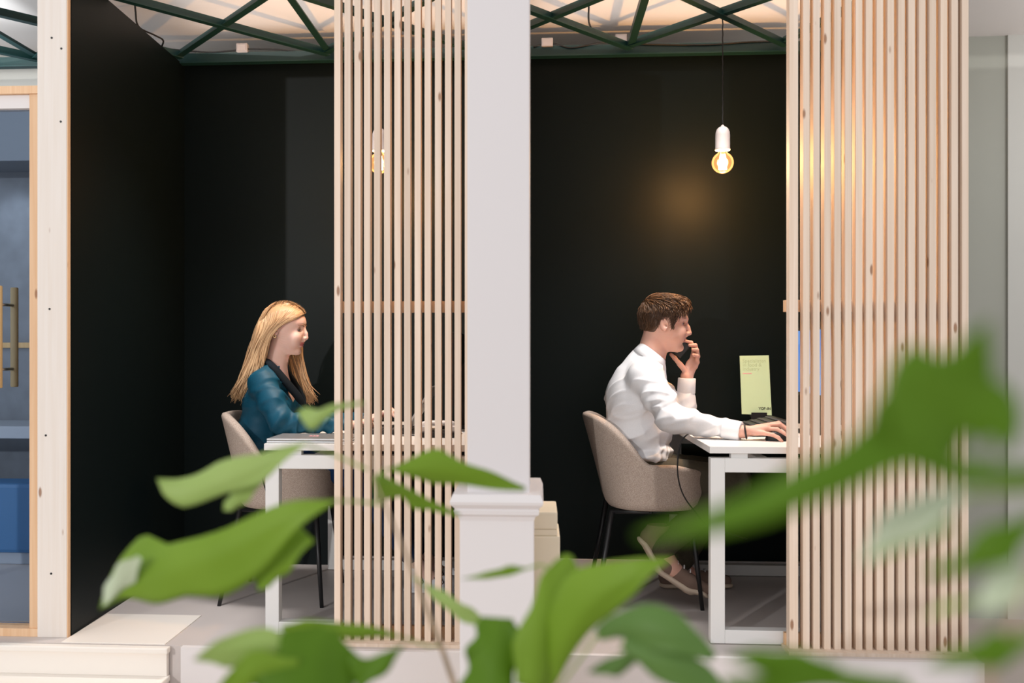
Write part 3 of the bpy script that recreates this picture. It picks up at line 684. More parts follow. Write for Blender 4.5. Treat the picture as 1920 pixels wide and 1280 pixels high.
# ------------------------------------------------------------------ soft modelling: signed distance fields
class SDF:
    def __init__(s, lo, hi, h):
        s.lo = np.array(lo, np.float32); s.h = h
        s.n = np.ceil((np.array(hi)-np.array(lo))/h).astype(int)+1
        s.ax = [s.lo[i] + h*np.arange(s.n[i], dtype=np.float32) for i in range(3)]
        s.g = np.full(tuple(s.n), 0.2, np.float32)
    def sub(s, lo, hi):
        a = [max(0, int((lo[i]-s.lo[i])/s.h)) for i in range(3)]; b = [min(int(s.n[i]), int((hi[i]-s.lo[i])/s.h)+2) for i in range(3)]
        sl = tuple(slice(a[i], max(a[i], b[i])) for i in range(3))
        X = s.ax[0][sl[0]][:, None, None]; Y = s.ax[1][sl[1]][None, :, None]; Z = s.ax[2][sl[2]][None, None, :]
        return sl, X, Y, Z
    def comb(s, sl, d, k, mode):
        a = s.g[sl]
        if mode == 'u':
            if k <= 0: r = np.minimum(a, d)
            else:
                h = np.clip(0.5+0.5*(a-d)/k, 0, 1); r = a*(1-h)+d*h-k*h*(1-h)
        else:
            d = -d
            if k <= 0: r = np.maximum(a, d)
            else:
                h = np.clip(0.5-0.5*(a-d)/k, 0, 1); r = a*(1-h)+d*h+k*h*(1-h)
        s.g[sl] = r.astype(np.float32)
    def cone(s, a, b, ra, rb, k=0.015, flat=None, mode='u'):
        a = np.array(a, np.float32); b = np.array(b, np.float32); R = max(ra, rb)*1.1 + k + 0.03
        sl, X, Y, Z = s.sub(np.minimum(a, b)-R, np.maximum(a, b)+R); ab = b-a; L2 = max(float(ab@ab), 1e-9)
        x, y, z = X-a[0], Y-a[1], Z-a[2]
        t = np.clip((x*ab[0]+y*ab[1]+z*ab[2])/L2, 0, 1)
        wx, wy, wz_ = x-t*ab[0], y-t*ab[1], z-t*ab[2]; q = wx*wx+wy*wy+wz_*wz_
        if flat is not None:
            n, f = np.array(flat[0], np.float32), flat[1]; n /= np.linalg.norm(n); q = q + (f*f-1)*(wx*n[0]+wy*n[1]+wz_*n[2])**2
        s.comb(sl, np.sqrt(q) - (ra+(rb-ra)*t), k, mode)
    def chain(s, pts, rs, k=0.012, flat=None):
        for i in range(len(pts)-1): s.cone(pts[i], pts[i+1], rs[i], rs[i+1], k, flat)
    def ell(s, c, r, R=None, k=0.015, mode='u'):
        c = np.array(c, np.float32); m = max(r)*1.05+k+0.03
        sl, X, Y, Z = s.sub(c-m, c+m); x, y, z = X-c[0], Y-c[1], Z-c[2]
        if R is not None:
            R = np.array(R, np.float32); x, y, z = (R[0][0]*x+R[1][0]*y+R[2][0]*z, R[0][1]*x+R[1][1]*y+R[2][1]*z, R[0][2]*x+R[1][2]*y+R[2][2]*z)
        k0 = np.sqrt((x/r[0])**2+(y/r[1])**2+(z/r[2])**2); k1 = np.sqrt((x/r[0]**2)**2+(y/r[1]**2)**2+(z/r[2]**2)**2)
        s.comb(sl, k0*(k0-1)/np.maximum(k1, 1e-6), k, mode)
    def wrinkle(s, fn, band=0.03):
        m = np.nonzero(np.abs(s.g) < band); p = [s.ax[i][m[i]] for i in range(3)]
        s.g[m] += fn(*p).astype(np.float32)
    def cut(s, fn, k=0.0):
        d = fn(s.ax[0][:, None, None], s.ax[1][None, :, None], s.ax[2][None, None, :]); s.g = np.maximum(s.g, d.astype(np.float32))
    def mesh(s):
        g = s.g; neg = g < 0; n = s.n; c = np.zeros(tuple(n-1), np.int8)
        off = [(i, j, k) for i in (0, 1) for j in (0, 1) for k in (0, 1)]
        sh = lambda A, o: A[o[0]:n[0]-1+o[0], o[1]:n[1]-1+o[1], o[2]:n[2]-1+o[2]]
        for o in off: c += sh(neg, o)
        I = np.stack(np.nonzero((c > 0) & (c < 8)), 1); idx = np.full(tuple(n-1), -1, np.int32); idx[tuple(I.T)] = np.arange(len(I))
        val = {o: g[I[:, 0]+o[0], I[:, 1]+o[1], I[:, 2]+o[2]] for o in off}
        acc = np.zeros((len(I), 3), np.float32); cnt = np.zeros(len(I), np.float32)
        for a in off:
            for ax in range(3):
                if a[ax] == 1: continue
                b = list(a); b[ax] = 1; b = tuple(b); va, vb = val[a], val[b]; m = (va < 0) != (vb < 0)
                t = np.where(m, va/np.where(m, va-vb, 1), 0)
                for q in range(3): acc[:, q] += np.where(m, a[q] + (t if q == ax else 0), 0)
                cnt += m
        V_ = s.lo + (I + acc/cnt[:, None])*s.h
        faces = []
        for ax in range(3):
            u, w_ = (ax+1) % 3, (ax+2) % 3
            A = [slice(None)]*3; B = [slice(None)]*3; A[ax] = slice(0, -1); B[ax] = slice(1, None)
            d = neg[tuple(A)] != neg[tuple(B)]; K = np.stack(np.nonzero(d), 1)
            ok = (K[:, u] > 0) & (K[:, w_] > 0) & (K[:, u] < n[u]-1) & (K[:, w_] < n[w_]-1); K = K[ok]
            e = np.zeros(3, int); q = []
            for du, dw in ((1, 1), (0, 1), (0, 0), (1, 0)):
                J = K.copy(); J[:, u] -= du; J[:, w_] -= dw; q.append(idx[tuple(J.T)])
            q = np.stack(q, 1); fl = neg[tuple(K.T)]; q[~fl] = q[~fl][:, ::-1]; faces.append(q)
        # settle the vertices on the surface and take smooth normals from the field
        def samp(p):
            q = (p-s.lo)/s.h; i = np.clip(q.astype(int), 0, s.n-2); t = q-i; r = 0
            for o in off:
                w_ = np.prod([t[:, a] if o[a] else 1-t[:, a] for a in range(3)], 0); r = r + w_*g[i[:, 0]+o[0], i[:, 1]+o[1], i[:, 2]+o[2]]
            return r
        V_ = V_.astype(np.float64); N_ = None
        for it in range(3):
            e = s.h*1.6; N_ = np.stack([samp(V_+e*np.eye(3)[a])-samp(V_-e*np.eye(3)[a]) for a in range(3)], 1)/(2*e); L_ = np.maximum(np.linalg.norm(N_, axis=1, keepdims=True), 0.15)
            if it < 2: V_ -= np.clip(samp(V_)[:, None]/L_, -s.h*.5, s.h*.5)*N_/L_
        s.normals = N_/np.maximum(np.linalg.norm(N_, axis=1, keepdims=True), 1e-6)
        return V_, np.concatenate(faces)
def grow(name, f, mats, parent=None, pick=None):
    Vv, Fq = f.mesh(); me = bpy.data.meshes.new(name)
    me.vertices.add(len(Vv)); me.vertices.foreach_set('co', Vv.astype(np.float32).ravel())
    me.loops.add(Fq.size); me.loops.foreach_set('vertex_index', Fq.astype(np.int32).ravel())
    me.polygons.add(len(Fq)); me.polygons.foreach_set('loop_start', np.arange(0, Fq.size, 4, dtype=np.int32))
    me.update(calc_edges=True); me.polygons.foreach_set('use_smooth', np.ones(len(Fq), bool))
    for m in mats: me.materials.append(M[m])
    if pick is not None:
        c = Vv[Fq].mean(1); me.polygons.foreach_set('material_index', pick(c).astype(np.int32))
    me.update(); me.normals_split_custom_set_from_vertices(f.normals.tolist())
    o = bpy.data.objects.new(name, me); COL.objects.link(o)
    if parent: attach(o, parent)
    return o

# head: a stack of sections, with face features added
def tab(pts, sg=7.0):
    z = np.linspace(-0.14, 0.14, 281); p = sorted(pts); v = np.interp(z, [a for a, _ in p], [b for _, b in p])
    ker = np.exp(-0.5*(np.arange(-20, 21)/sg)**2); ker /= ker.sum(); vp = np.pad(v, 20, mode='edge'); return z, np.convolve(vp, ker, 'valid')
class Head:
    def __init__(s, c, sc, pitch, yaw, male):
        s.ex = 0.0 if male else -0.017
        s.c = np.array(c); s.s = sc; s.male = male
        s.R = np.array(Matrix.Rotation(yaw, 3, 'Z') @ Matrix.Rotation(pitch, 3, 'Y'))
        j = 1.0 if male else 0.93
        s.xf = tab([(-.118, .060), (-.112, .073), (-.100, .080 if male else .077), (-.085, .075), (-.065, .081), (-.045, .079), (-.02, .074), (.004, .078), (.020, .090 if male else .086), (.035, .089), (.055, .083), (.075, .071), (.095, .047), (.108, .018), (.114, -.01)], 3.6)
        s.xb = tab([(-.118, .010), (-.105, -.018), (-.09, -.035), (-.06, -.062), (-.03, -.090), (0, -.103), (.03, -.107), (.06, -.099), (.085, -.077), (.10, -.055), (.109, -.03), (.114, -.014)])
        s.w = tab([(-.118, .022), (-.108, .038*j), (-.095, .048*j), (-.075, .057*j), (-.05, .064*j), (-.02, .070), (.02, .075), (.05, .073), (.075, .062), (.095, .043), (.107, .022), (.114, .004)])
    def world(s, p): return s.c + s.R @ (np.array(p)*s.s)
    def local(s, X, Y, Z):
        x, y, z = (X-s.c[0])/s.s, (Y-s.c[1])/s.s, (Z-s.c[2])/s.s; R = s.R
        return R[0][0]*x+R[1][0]*y+R[2][0]*z, R[0][1]*x+R[1][1]*y+R[2][1]*z, R[0][2]*x+R[1][2]*y+R[2][2]*z
    def dist(s, x, y, z):
        zc = np.clip(z, -.1185, .1135); f = np.interp(zc, *s.xf); b = np.interp(zc, *s.xb); w_ = np.interp(zc, *s.w)
        m, a = (f+b)/2, np.maximum((f-b)/2, .004); w_ = np.maximum(w_, .003)
        # a face is blunter in front than the back of the skull
        p = 2.25; q = (np.abs((x-m)/a)**p + np.abs(y/w_)**p)**(1/p)
        d = (q-1)*np.minimum(a, w_)*0.9
        return np.maximum(d, np.abs(z-zc)-.0005) if np.ndim(d) else d
    def sculpt(s, f):
        S = s.s; r = .15*S
        sl, X, Y, Z = f.sub(s.c-r-.02, s.c+r+.02); x, y, z = s.local(X, Y, Z); x, y, z = np.broadcast_arrays(x, y, z)
        f.comb(sl, s.dist(x, y, z)*S, 0.012, 'u')
        Wd = s.world; R = s.R; k = .008*S; m = s.male
        el = lambda c, r_, k=k, mode='u', RR=None: f.ell(Wd(c), [q*S for q in r_], R if RR is None else RR, k, mode)
        cn = lambda a, b, ra, rb, k=k: f.cone(Wd(a), Wd(b), ra*S, rb*S, k)
        for e in (-1, 1):
            el((.086, e*.034, .003), (.0165, .015, .0105) if m else (.0150, .0135, .0095), .012*S, 's')               # eye sockets
            el((.060, e*.034, -.030), (.020, .022, .018), .024*S)                    # cheekbones
            el((.058, e*.036, -.05), (.020, .022, .03), .02*S)
        cn((.080, -.030, .020), (.084, .030, .020), .0095 if m else .007, .0095 if m else .007, .012*S) if m else None
        for e in (-1, 1): el((.0605, e*.031, .001), (.0148, .0165, .0140), .004*S)     # lids
        nt = .113 if m else .111; nz = -.034 if m else -.031
        cn((.083, 0, .010), (.096, 0, -.012), .0085, .0085, .010*S)
        cn((.096, 0, -.012), (nt-.009, 0, nz), .0085, .0098 if m else .0088, .006*S)
        for e in (-1, 1): el((.093, e*.0115, nz-.004), (.0115, .0072, .0078), .006*S)
        for e in (-1, 1): el((.076, e*.015, -.014), (.013, .011, .020), .012*S)
        el((.088, 0, -.044), (.010, .012, .010), .010*S)
        el((.0835, 0, -.0585), (.0095, .021, .0058), .004*S); el((.0825, 0, -.069), (.0090, .018, .0066), .004*S)
        el((.0945, 0, -.0635), (.010, .024, .0013), .002*S, 's')
        el((.072, 0, -.099), (.012, .020, .014), .014*S)                            # chin
        for e in (-1, 1):
            el((.080, e*.033, .0000), (.024, .0150, .0052 if m else .0062), .002*S, 's')              # lid opening
            E = R @ np.array(Matrix.Rotation(math.radians(-14), 3, 'Y')) @ np.array(Matrix.Rotation(math.radians(e*16), 3, 'Z'))
            c = Wd((-.014+s.ex, e*.0765, -.010)); f.ell(c, [.0170*S, .0058*S, .0285*S], E, .005*S)
            f.ell(Wd((-.010+s.ex, e*.0845, -.008)), [.0095*S, .0050*S, .017*S], E, .004*S, 's')
            f.ell(Wd((-.006+s.ex, e*.0835, -.014)), [.0055*S, .008*S, .008*S], E, .003*S, 's')
            el((-.009+s.ex, e*.077, -.029), (.0075, .0045, .007), .005*S)
    def pick(s, c):
        x, y, z = s.local(c[:, 0], c[:, 1], c[:, 2]); o = np.zeros(len(c), int)
        lip = (x > .074) & (np.abs(y) < .0215) & (z < -.053-.06*np.abs(y)**1.0*0) & (z > -.0765+.18*np.abs(y)) & (z < -.0525-.12*np.abs(y)+.0)
        o[lip & (x > .0795)] = 1
        arch = .0215+.0055*np.sin(np.clip((np.abs(y)-.010)/.040, 0, 1)*math.pi)
        return o
    def eyes(s, root):
        for e in (-1, 1):
            c = Vector(s.world((.0605, e*.031, .001))); r = .0116*s.s; d = Vector(s.R @ np.array((1, 0, -.05))).normalized()
            b = MB(); n = 16; v = []; fc = []; mi = []
            up = Vector((0, 0, 1)); a1 = d.cross(up).normalized(); a2 = a1.cross(d)
            for i in range(10):
                t = math.pi*(i+0.02)/9.2
                for k in range(n):
                    q = 2*math.pi*k/n; v.append(c + d*(r*math.cos(t)) + a1*(r*math.sin(t)*math.cos(q)) + a2*(r*math.sin(t)*math.sin(q)))
            for i in range(9):
                for k in range(n): fc.append([i*n+k, i*n+(k+1) % n, i*n+n+(k+1) % n, i*n+n+k]); mi.append(1 if i < 2 else 0)
            obj('eye', v, fc, None, root, True, ['eye', 'iris'], mi)
            br = []
            for i in range(10):
                yy = .011 + .0385*i/9; zz = .0205+.0055*math.sin(i/9*math.pi*.85); lo_, hi_ = .0, .13
                for _ in range(18):
                    m_ = (lo_+hi_)/2
                    if s.dist(np.array([m_]), np.array([yy]), np.array([zz]))[0] < 0: lo_ = m_
                    else: hi_ = m_
                br.append(Vector(s.world((lo_+.0008, e*yy, zz))))
            MB().tube(br, [(.0028 if s.male else .0024)*(1.1-.7*abs(i-3)/6) for i in range(10)], 6).build('eyebrow', 'brow_m' if s.male else 'brow_w', root, True)
            la = []
            for i in range(9):
                t = math.radians(-45 + i*15); la.append(Vector(s.world((.0605+.0150*math.cos(t), e*(.031+.0160*math.sin(t)), .0052-.0022*abs(i-4)/4))))
            MB().tube(la, .0011*s.s, 5).build('eyelash', 'brow_m' if s.male else 'brow_w', root, True)

def folds(seed, amp, dirs):
    rs = np.random.RandomState(seed)
    def fn(x, y, z):
        o = 0
        low = 0.5+0.5*np.sin(9*x+7*z+seed)*np.sin(11*y-6*z+2*seed)
        for dx, dy, dz, fr in dirs:
            ph = rs.uniform(0, 6); q = fr*(dx*x+dy*y+dz*z) + 1.6*np.sin(17*x+13*y+ph) + 1.3*np.sin(21*z-9*x+ph*2)
            o = o + ((1-np.abs(np.sin(q)))**2.2-0.25)
        return -amp*o*low
    return fn
def outside(hd, p, gap, rnd=0.5):
    for _ in range(3):
        q = hd.local(*p)
        if q[2] > .035:                              # over the crown an ellipsoid gives the truer distance
            e = (np.array(q)-np.array((-.010, 0, .010)))/np.array((.099, .0765, .1035)); k0 = np.linalg.norm(e); d = k0*(k0-1)/max(1e-6, np.linalg.norm(e/np.array((.099, .0765, .1035))))
        else: d = float(hd.dist(*[np.array([v]) for v in q])[0])
        need = gap[0]+gap[1]*min(1, max(0, q[2]/.1)) + gap[2]*rnd
        if d >= need or q[2] < -.10: break
        c = np.array(q) - np.array((-.012, 0, min(.03, q[2]))); c /= max(1e-6, np.linalg.norm(c)); p = hd.world(np.array(q) + c*(need-d)*1.05)
    return p
def locks(name, paths, mat, parent, n=14, head=None, sides=5, flat=0.55, head_gap=(.0095, .0085, .003)):
    b = MB(); tv = []
    for i, (pts, r, *tn) in enumerate(paths):
        P = spline([tuple(p) for p in pts], n)
        if head is not None:
            rnd = random.random(); P = [outside(head, p, head_gap, rnd) for p in P]
            for _ in range(2): P = [P[0]] + [(P[q-1]+2*P[q]+P[q+1])/4 for q in range(1, n-1)] + [P[-1]]
        rr = [r*(0.12+0.88*min(1, 5*t/(n-1)))*(1 if t < n*0.7 else max(0.08, 1-(t-n*0.7)/(n*0.3)*0.9)) for t in range(n)]
        if head is not None and max(head.local(*p)[2] for p in P) > (.1235 if head.male else .16): continue
        k0 = len(b.v); b.tube([Vector(p) for p in P], rr, sides, True, flat); tv += [tn[0] if tn else random.random()]*(len(b.v)-k0)
    o = b.build(name, mat, parent, True)
    at = o.data.attributes.new('tint', 'FLOAT', 'POINT'); at.data.foreach_set('value', tv)
    return o
def set_tint(o, v):
    at = o.data.attributes.new('tint', 'FLOAT', 'POINT'); at.data.foreach_set('value', np.full(len(o.data.vertices), v, np.float32))

# ------------------------------------------------------------------ the man
def man():
    YM = 4.42
    pel, bel, che = W(1196, 858, YM), W(1194, 812, YM), W(1192, 750, YM); upb, neb = W(1193, 712, YM), W(1217, 676, YM)
    hd = Head(W(1247, 605, YM), 1.05, math.radians(5), 0.0, True)
    sR, eR, wR = W(1211, 706, 4.25), W(1259, 785, 4.11), W(1392, 809, 3.985)
    sL, eL, wL = W(1208, 708, 4.59), W(1284, 788, 4.53), W(1288, 706, 4.525)
    hR, kR, aR = pel + Vector((0.03, -0.085, -0.055)), Vector((pel.x+0.40, 4.29, 0.525)), W(1238, 1028, 4.24)
    hL, kL, aL = pel + Vector((0.03, 0.085, -0.055)), Vector((pel.x+0.43, 4.55, 0.525)), Vector((pel.x+0.20, 4.58, 0.11))
    f = SDF((pel.x-0.24, 3.86, 0.0), (pel.x+0.78, 4.74, 1.38), 0.0033)
    f.ell(che, (.105, .165, .15)); f.ell(bel, (.11, .155, .13)); f.ell(pel, (.115, .165, .09)); f.cone(sR, sL, .06, .06, .03); f.cone(upb, neb, .08, .06, .03)
    f.cone(neb, hd.world((-.030, 0, -.045)), .062, .056, .02)
    f.cone(neb + Vector((0.022, 0, -0.01)), hd.world((-.004, 0, -.080)), .034, .030, .02)
    for s_, e_, w_ in ((sR, eR, wR), (sL, eL, wL)): f.chain([s_, e_, w_], [.052, .040, .0265], .012)
    for h_, k_, a_ in ((hR, kR, aR), (hL, kL, aL)):
        f.chain([h_, k_, a_], [.078, .056, .038], .015)
    f.chain([aR, W(1262, 1068, 4.24), W(1300, 1096, 4.24)], [.04, .036, .026]); f.chain([aL, aL+Vector((0.06, 0, -0.06)), aL+Vector((0.16, 0, -0.075))], [.04, .036, .026])
    hd.sculpt(f)
    # hand on the mouse
    kn = {'i': W(1440, 797, 4.015), 'm': W(1440, 798, 3.990), 'r': W(1437, 804, 3.965), 'p': W(1433, 812, 3.944)}
    f.cone(wR, (kn['m']+kn['r'])/2 + Vector((-0.008, 0, -0.006)), .027, .024, .012, ((0.1, 0.25, 1), 1.35))
    for q, rr in (('i', .0105), ('m', .011), ('r', .0105), ('p', .0095)): f.cone(wR + (kn[q]-wR)*0.55, kn[q], .013, rr, .010)
    fing = {'i': (W(1460, 793, 4.025), W(1474, 803, 4.028), W(1484, 814, 4.028)), 'm': (W(1462, 796, 3.992), W(1475, 806, 3.990), W(1485, 817, 3.988)),
            'r': (W(1457, 805, 3.955), W(1470, 813, 3.946), W(1479, 823, 3.942)), 'p': (W(1449, 815, 3.925), W(1459, 820, 3.916), W(1466, 827, 3.912))}
    for q in fing: f.chain([kn[q], *fing[q]], [.0095, .0090, .0082, .0068] if q != 'p' else [.0088, .0080, .0074, .0062], .003)
    f.chain([wR+Vector((0.03, 0.015, -0.006)), W(1432, 808, 4.035), W(1450, 816, 4.045)], [.014, .0115, .009], .006)
    # hand with the telephone
    pc = W(1297, 683, 4.536)
    f.cone(wL, pc, .0255, .026, .010, ((0.1, 1, 0), 1.5))
    K = [W(1299, 666, 4.540), W(1303, 670, 4.540), W(1305, 678, 4.535), W(1304, 687, 4.530)]
    Fg = [(W(1301, 652, 4.545), W(1296, 642, 4.532), W(1285, 639, 4.506)), (W(1307, 658, 4.543), W(1304, 647, 4.525), W(1293, 647, 4.502)),
          (W(1309, 668, 4.538), W(1307, 656, 4.520), W(1299, 655, 4.498)), (W(1308, 679, 4.532), W(1307, 667, 4.515), W(1300, 665, 4.496))]
    for a, b in zip(K, Fg):
        f.cone(pc, a, .016, .0105, .008); f.chain([a, *b], [.0098, .0090, .0085, .0070], .003)
    f.chain([wL + (pc-wL)*0.35 + Vector((-0.008, -0.006, 0)), W(1275, 683, 4.512), W(1265, 671, 4.500), W(1258, 664, 4.494)], [.015, .0115, .0095, .0075], .006)
    root = grow('person', f, ['skin_m', 'lip_m', 'brow_m'], None, hd.pick)
    tag(root, 'man in a white shirt holding a phone to his face and using a mouse', 'person')
    hd.eyes(root)
    # shirt
    g = SDF((pel.x-0.24, 3.94, 0.50), (pel.x+0.62, 4.74, 1.16), 0.0045)
    g.ell(che, (.134, .19, .16), None, .03); g.ell(W(1196, 806, YM), (.150, .185, .12), None, .03); g.ell(W(1209, 848, YM), (.118, .185, .058), None, .03)
    g.cone(W(1203, 670, YM), W(1186, 703, YM), .046, .070, .03); g.cone(sR, sL, .062, .062, .03)
    for q_ in (sR, sL): g.cone(W(1204, 684, YM), q_ + Vector((-.004, 0, .006)), .044, .056, .05)
    g.cone(W(1222, 690, YM), W(1214, 740, YM), .062, .09, .03)
    g.chain([sR, (sR*0.5+eR*0.5), eR], [.062, .060, .058], .04); g.chain([eR, eR*0.5+wR*0.5, wR + (eR-wR)*0.16], [.060, .047, .0335], .012)
    g.chain([sL, (sL*0.5+eL*0.5), eL], [.070, .060, .055], .02); g.chain([eL, eL*0.5+wL*0.5, wL + (eL-wL)*0.30], [.055, .044, .036], .012)
    g.wrinkle(folds(3, .0085, [(.8, .1, 1.0, 15), (1.0, .4, -.7, 19), (.2, .8, .9, 26)]))
    # wrinkles around the elbow and the waist
    def elb(x, y, z):
        d = (x-eR.x)**2+(y-eR.y)**2+(z-eR.z)**2; a = np.exp(-d/.012); q = 120*(0.55*(x-eR.x)-0.8*(z-eR.z)) + 2*np.sin(40*z)
        b_ = np.exp(-((z-W(1209, 842, YM).z)/.035)**2)
        return .0045*a*np.sin(q) + .006*b_*np.sin(110*z+1.5*np.sin(24*x)+6*y)
    g.wrinkle(elb)
    shirt = grow('shirt', g, ['shirt'], root)
    # collar
    b = MB(); n = 40; ax_ = (Vector(hd.world((-.02, 0, -.07))) - neb).normalized(); u = Vector((0, 1, 0)); fw = u.cross(ax_)
    prof = [(0.066, -0.028), (0.066, 0.018), (0.067, 0.023), (0.071, 0.022), (0.080, 0.002), (0.090, -0.022), (0.086, -0.024), (0.076, 0.0), (0.070, 0.012)]
    c0 = neb + ax_*0.036 + fw*0.0
    for r, h in prof:
        for k in range(n):
            q = 2*math.pi*k/n; fr = max(0, -math.cos(q)); slope = -0.030*(0.5-0.5*math.cos(q-math.pi))*1.0 
            s_ = Vector((0, 0, 0)) + fw*(math.cos(q)*r*0.92) + u*(math.sin(q)*r) + ax_*(h + slope)
            b.v.append(c0 + s_)
    for i in range(len(prof)-1):
        for k in range(n): b.f.append([i*n+k, i*n+(k+1) % n, i*n+n+(k+1) % n, i*n+n+k])
    b.build('collar', 'shirt', shirt, True)
    for w_, e_ in ((wR, eR), (wL, eL)):               # cuffs
        d = (Vector(w_)-Vector(e_)).normalized(); p0 = w_ - d*0.075; p1 = w_ - d*0.006
        c = MB(); c.tube([p0, p0 + d*0.003, p1 - d*0.002, p1, p1 - d*0.001, p1 - d*0.02], [.038, .0405, .0395, .038, .0350, .0335], 28, False); c.build('cuff', 'shirt', shirt, True)
    # trousers, shoes, bracelet
    t = SDF((pel.x-0.2, 4.12, 0.04), (pel.x+0.58, 4.70, 0.68), 0.006)
    t.ell(pel + Vector((0, 0, -.01)), (.122, .172, .075)); 
    for h_, k_, a_ in ((hR, kR, aR), (hL, kL, aL)): t.chain([h_, k_, a_ + (k_-a_)*0.02], [.080, .064, .056], .02)
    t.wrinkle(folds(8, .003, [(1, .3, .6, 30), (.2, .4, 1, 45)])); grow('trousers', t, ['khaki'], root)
    def shoe(h, m_, ball, toe, nrm):
        q = SDF(np.min([h, m_, ball, toe], 0)-.08, np.max([h, m_, ball, toe], 0)+.08, 0.004)
        o = nrm*0.035
        q.chain([Vector(h)+o*0.9, Vector(m_)+o*1.0, Vector(ball)+o*0.8, Vector(toe)+o*0.55], [.036, .038, .036, .026], .012); q.cone(Vector(h)+o, Vector(h)+o*2.9, .036, .044, .02)
        u_ = grow('shoe', q, ['shoe'], root)
        s_ = SDF(np.min([h, m_, ball, toe], 0)-.08, np.max([h, m_, ball, toe], 0)+.08, 0.004)
        s_.chain([h, m_, ball, toe], [.040, .040, .043, .034], .01, (nrm, 2.6)); grow('sole', s_, ['sole'], u_)
        la = MB()
        for i in range(4):
            c_ = Vector(m_)*(1-i*.25)+Vector(ball)*(i*.25) + nrm*.073; la.tube([c_+Vector((0, -.022, -.006)), c_+Vector((.004, 0, .002)), c_+Vector((0, .022, -.006))], .003, 6)
        la.build('laces', 'white', u_, True)
    shoe(W(1209, 1018, 4.24), W(1238, 1070, 4.24), W(1284, 1101, 4.24), W(1316, 1110, 4.24), Vector((.62, 0, .78)))
    shoe(aL+Vector((-.05, 0, -.095)), aL+Vector((.04, 0, -.095)), aL+Vector((.14, 0, -.095)), aL+Vector((.21, 0, -.092)), Vector((0, 0, 1)))
    dR = (kn['r']-wR).normalized(); c = wR + dR*0.012; a1 = dR.cross(Vector((0, 0, 1))).normalized(); a2 = a1.cross(dR)
    br = MB(); br.tube([c + a1*(.0300*math.cos(q*2*math.pi/24)) + a2*(.0285*math.sin(q*2*math.pi/24)) for q in range(25)], .0035, 6); o = br.build('bracelet', 'rubber', root, True)
    MB().tube([c - a1*.031 - a2*.012, c - a1*.029 - a2*.017], .0048, 8).build('clasp', 'chrome', o, True)
    # hair
    zl = ([-.13, -.075, -.05, -.034, -.020, .006, .013, .019, .027, .034, .048, .07, .1], [-.085, -.080, -.055, -.020, .020, .020, .004, -.026, -.026, .004, .032, .058, .066])
    r = .16*hd.s; q = SDF(hd.c-r, hd.c+r, 0.003); sl, X, Y, Z = q.sub(hd.c-r, hd.c+r); x, y, z = np.broadcast_arrays(*hd.local(X, Y, Z))
    th = (.003 + .006*np.clip((z-.0)/.08, 0, 1))*np.clip((z-np.interp(x, *zl)+.004)/.03, .1, 1)
    q.comb(sl, np.maximum(hd.dist(x, y, z)-th, (np.interp(x, *zl)-z)*0.6)*hd.s, 0.0, 'u')
    hair = grow('hair', q, ['hair_m'], root); set_tint(hair, 0.12)
    paths = []; rn = random.Random(4)
    while len(paths) < 2300:
        ph = rn.uniform(-math.pi, math.pi); el_ = rn.uniform(-.35, 1.5); d = np.array((math.cos(el_)*math.cos(ph), math.cos(el_)*math.sin(ph), math.sin(el_)))
        # walk out to the scalp
        lo_, hi_ = .02, .14
        for _ in range(16):
            m_ = (lo_+hi_)/2; p_ = np.array((-.012, 0, .01))+d*m_
            if hd.dist(*p_) < 0: lo_ = m_
            else: hi_ = m_
        p_ = np.array((-.012, 0, .01))+d*lo_
        if p_[2] < np.interp(p_[0], *zl)+.006: continue
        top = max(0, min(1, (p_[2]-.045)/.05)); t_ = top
        fl = np.array((.85*t_-.30*(1-t_), .35*np.sign(p_[1])*t_*(abs(p_[1])/.06), -.95*(1-t_)+.10*t_)) + np.array([rn.gauss(0, .16) for _ in range(3)])
        fl = fl - d*(fl@d)*.8; fl /= np.linalg.norm(fl); L = rn.uniform(.016, .026)*(1+1.5*t_)
        lift = .0045+.007*t_; front = max(0, p_[0]-.03)/.05
        a = [p_ + d*.001, p_ + fl*L*.35 + d*(lift+.004*front), p_ + fl*L*.75 + d*(lift+.003*front+.004*t_), p_ + fl*L + d*(lift*.5+.002) + np.array((0, 0, -.010*front))]
        if a[-1][0] > .088 and a[-1][2] < .05: continue
        paths.append(([hd.world(v_) for v_ in a], rn.uniform(.0010, .0021)*(1+.3*t_), rn.random()*(.25+.7*t_)))  # shading put into the tint: side locks darker, as if in shadow
    for k in range(16):                                 # forelock falling past the brow
        a = [(.055, .02-.0026*k, .098), (.085, .02-.0026*k, .098+.001*k), (.104, .018-.0022*k, .080), (.108-.001*k, .016-.0018*k, .058-.004*(k % 4))]
        paths.append(([hd.world(v_) for v_ in a], .0018))
    locks('hair_locks', paths, 'hair_m', hair, 8, hd, 4, 0.55, (.0045, .0085, .003))
    # phone
    p = thing('mobile_phone', W(1275, 671, 4.51), 'black mobile phone held by the man against his cheek', 'phone')
    ax1 = Vector((-.76, 0, .65)).normalized(); ax2 = Vector((.65, 0, .76)).normalized(); cc = W(1285, 661, 4.512) + ax1*.074
    R = Matrix((ax1, Vector((0, 1, 0)), ax2)).transposed(); b = MB(); b.box((-.074, -.004, -.036), (.074, .004, .036), .0035); b.v = [cc + R @ v_ for v_ in b.v]; b.build('case', 'blackpl', p)
    b = MB(); b.box((-.071, -.0046, -.033), (.071, -.0038, .033)); b.v = [cc + R @ v_ for v_ in b.v]; b.build('screen', 'black', p)
man()

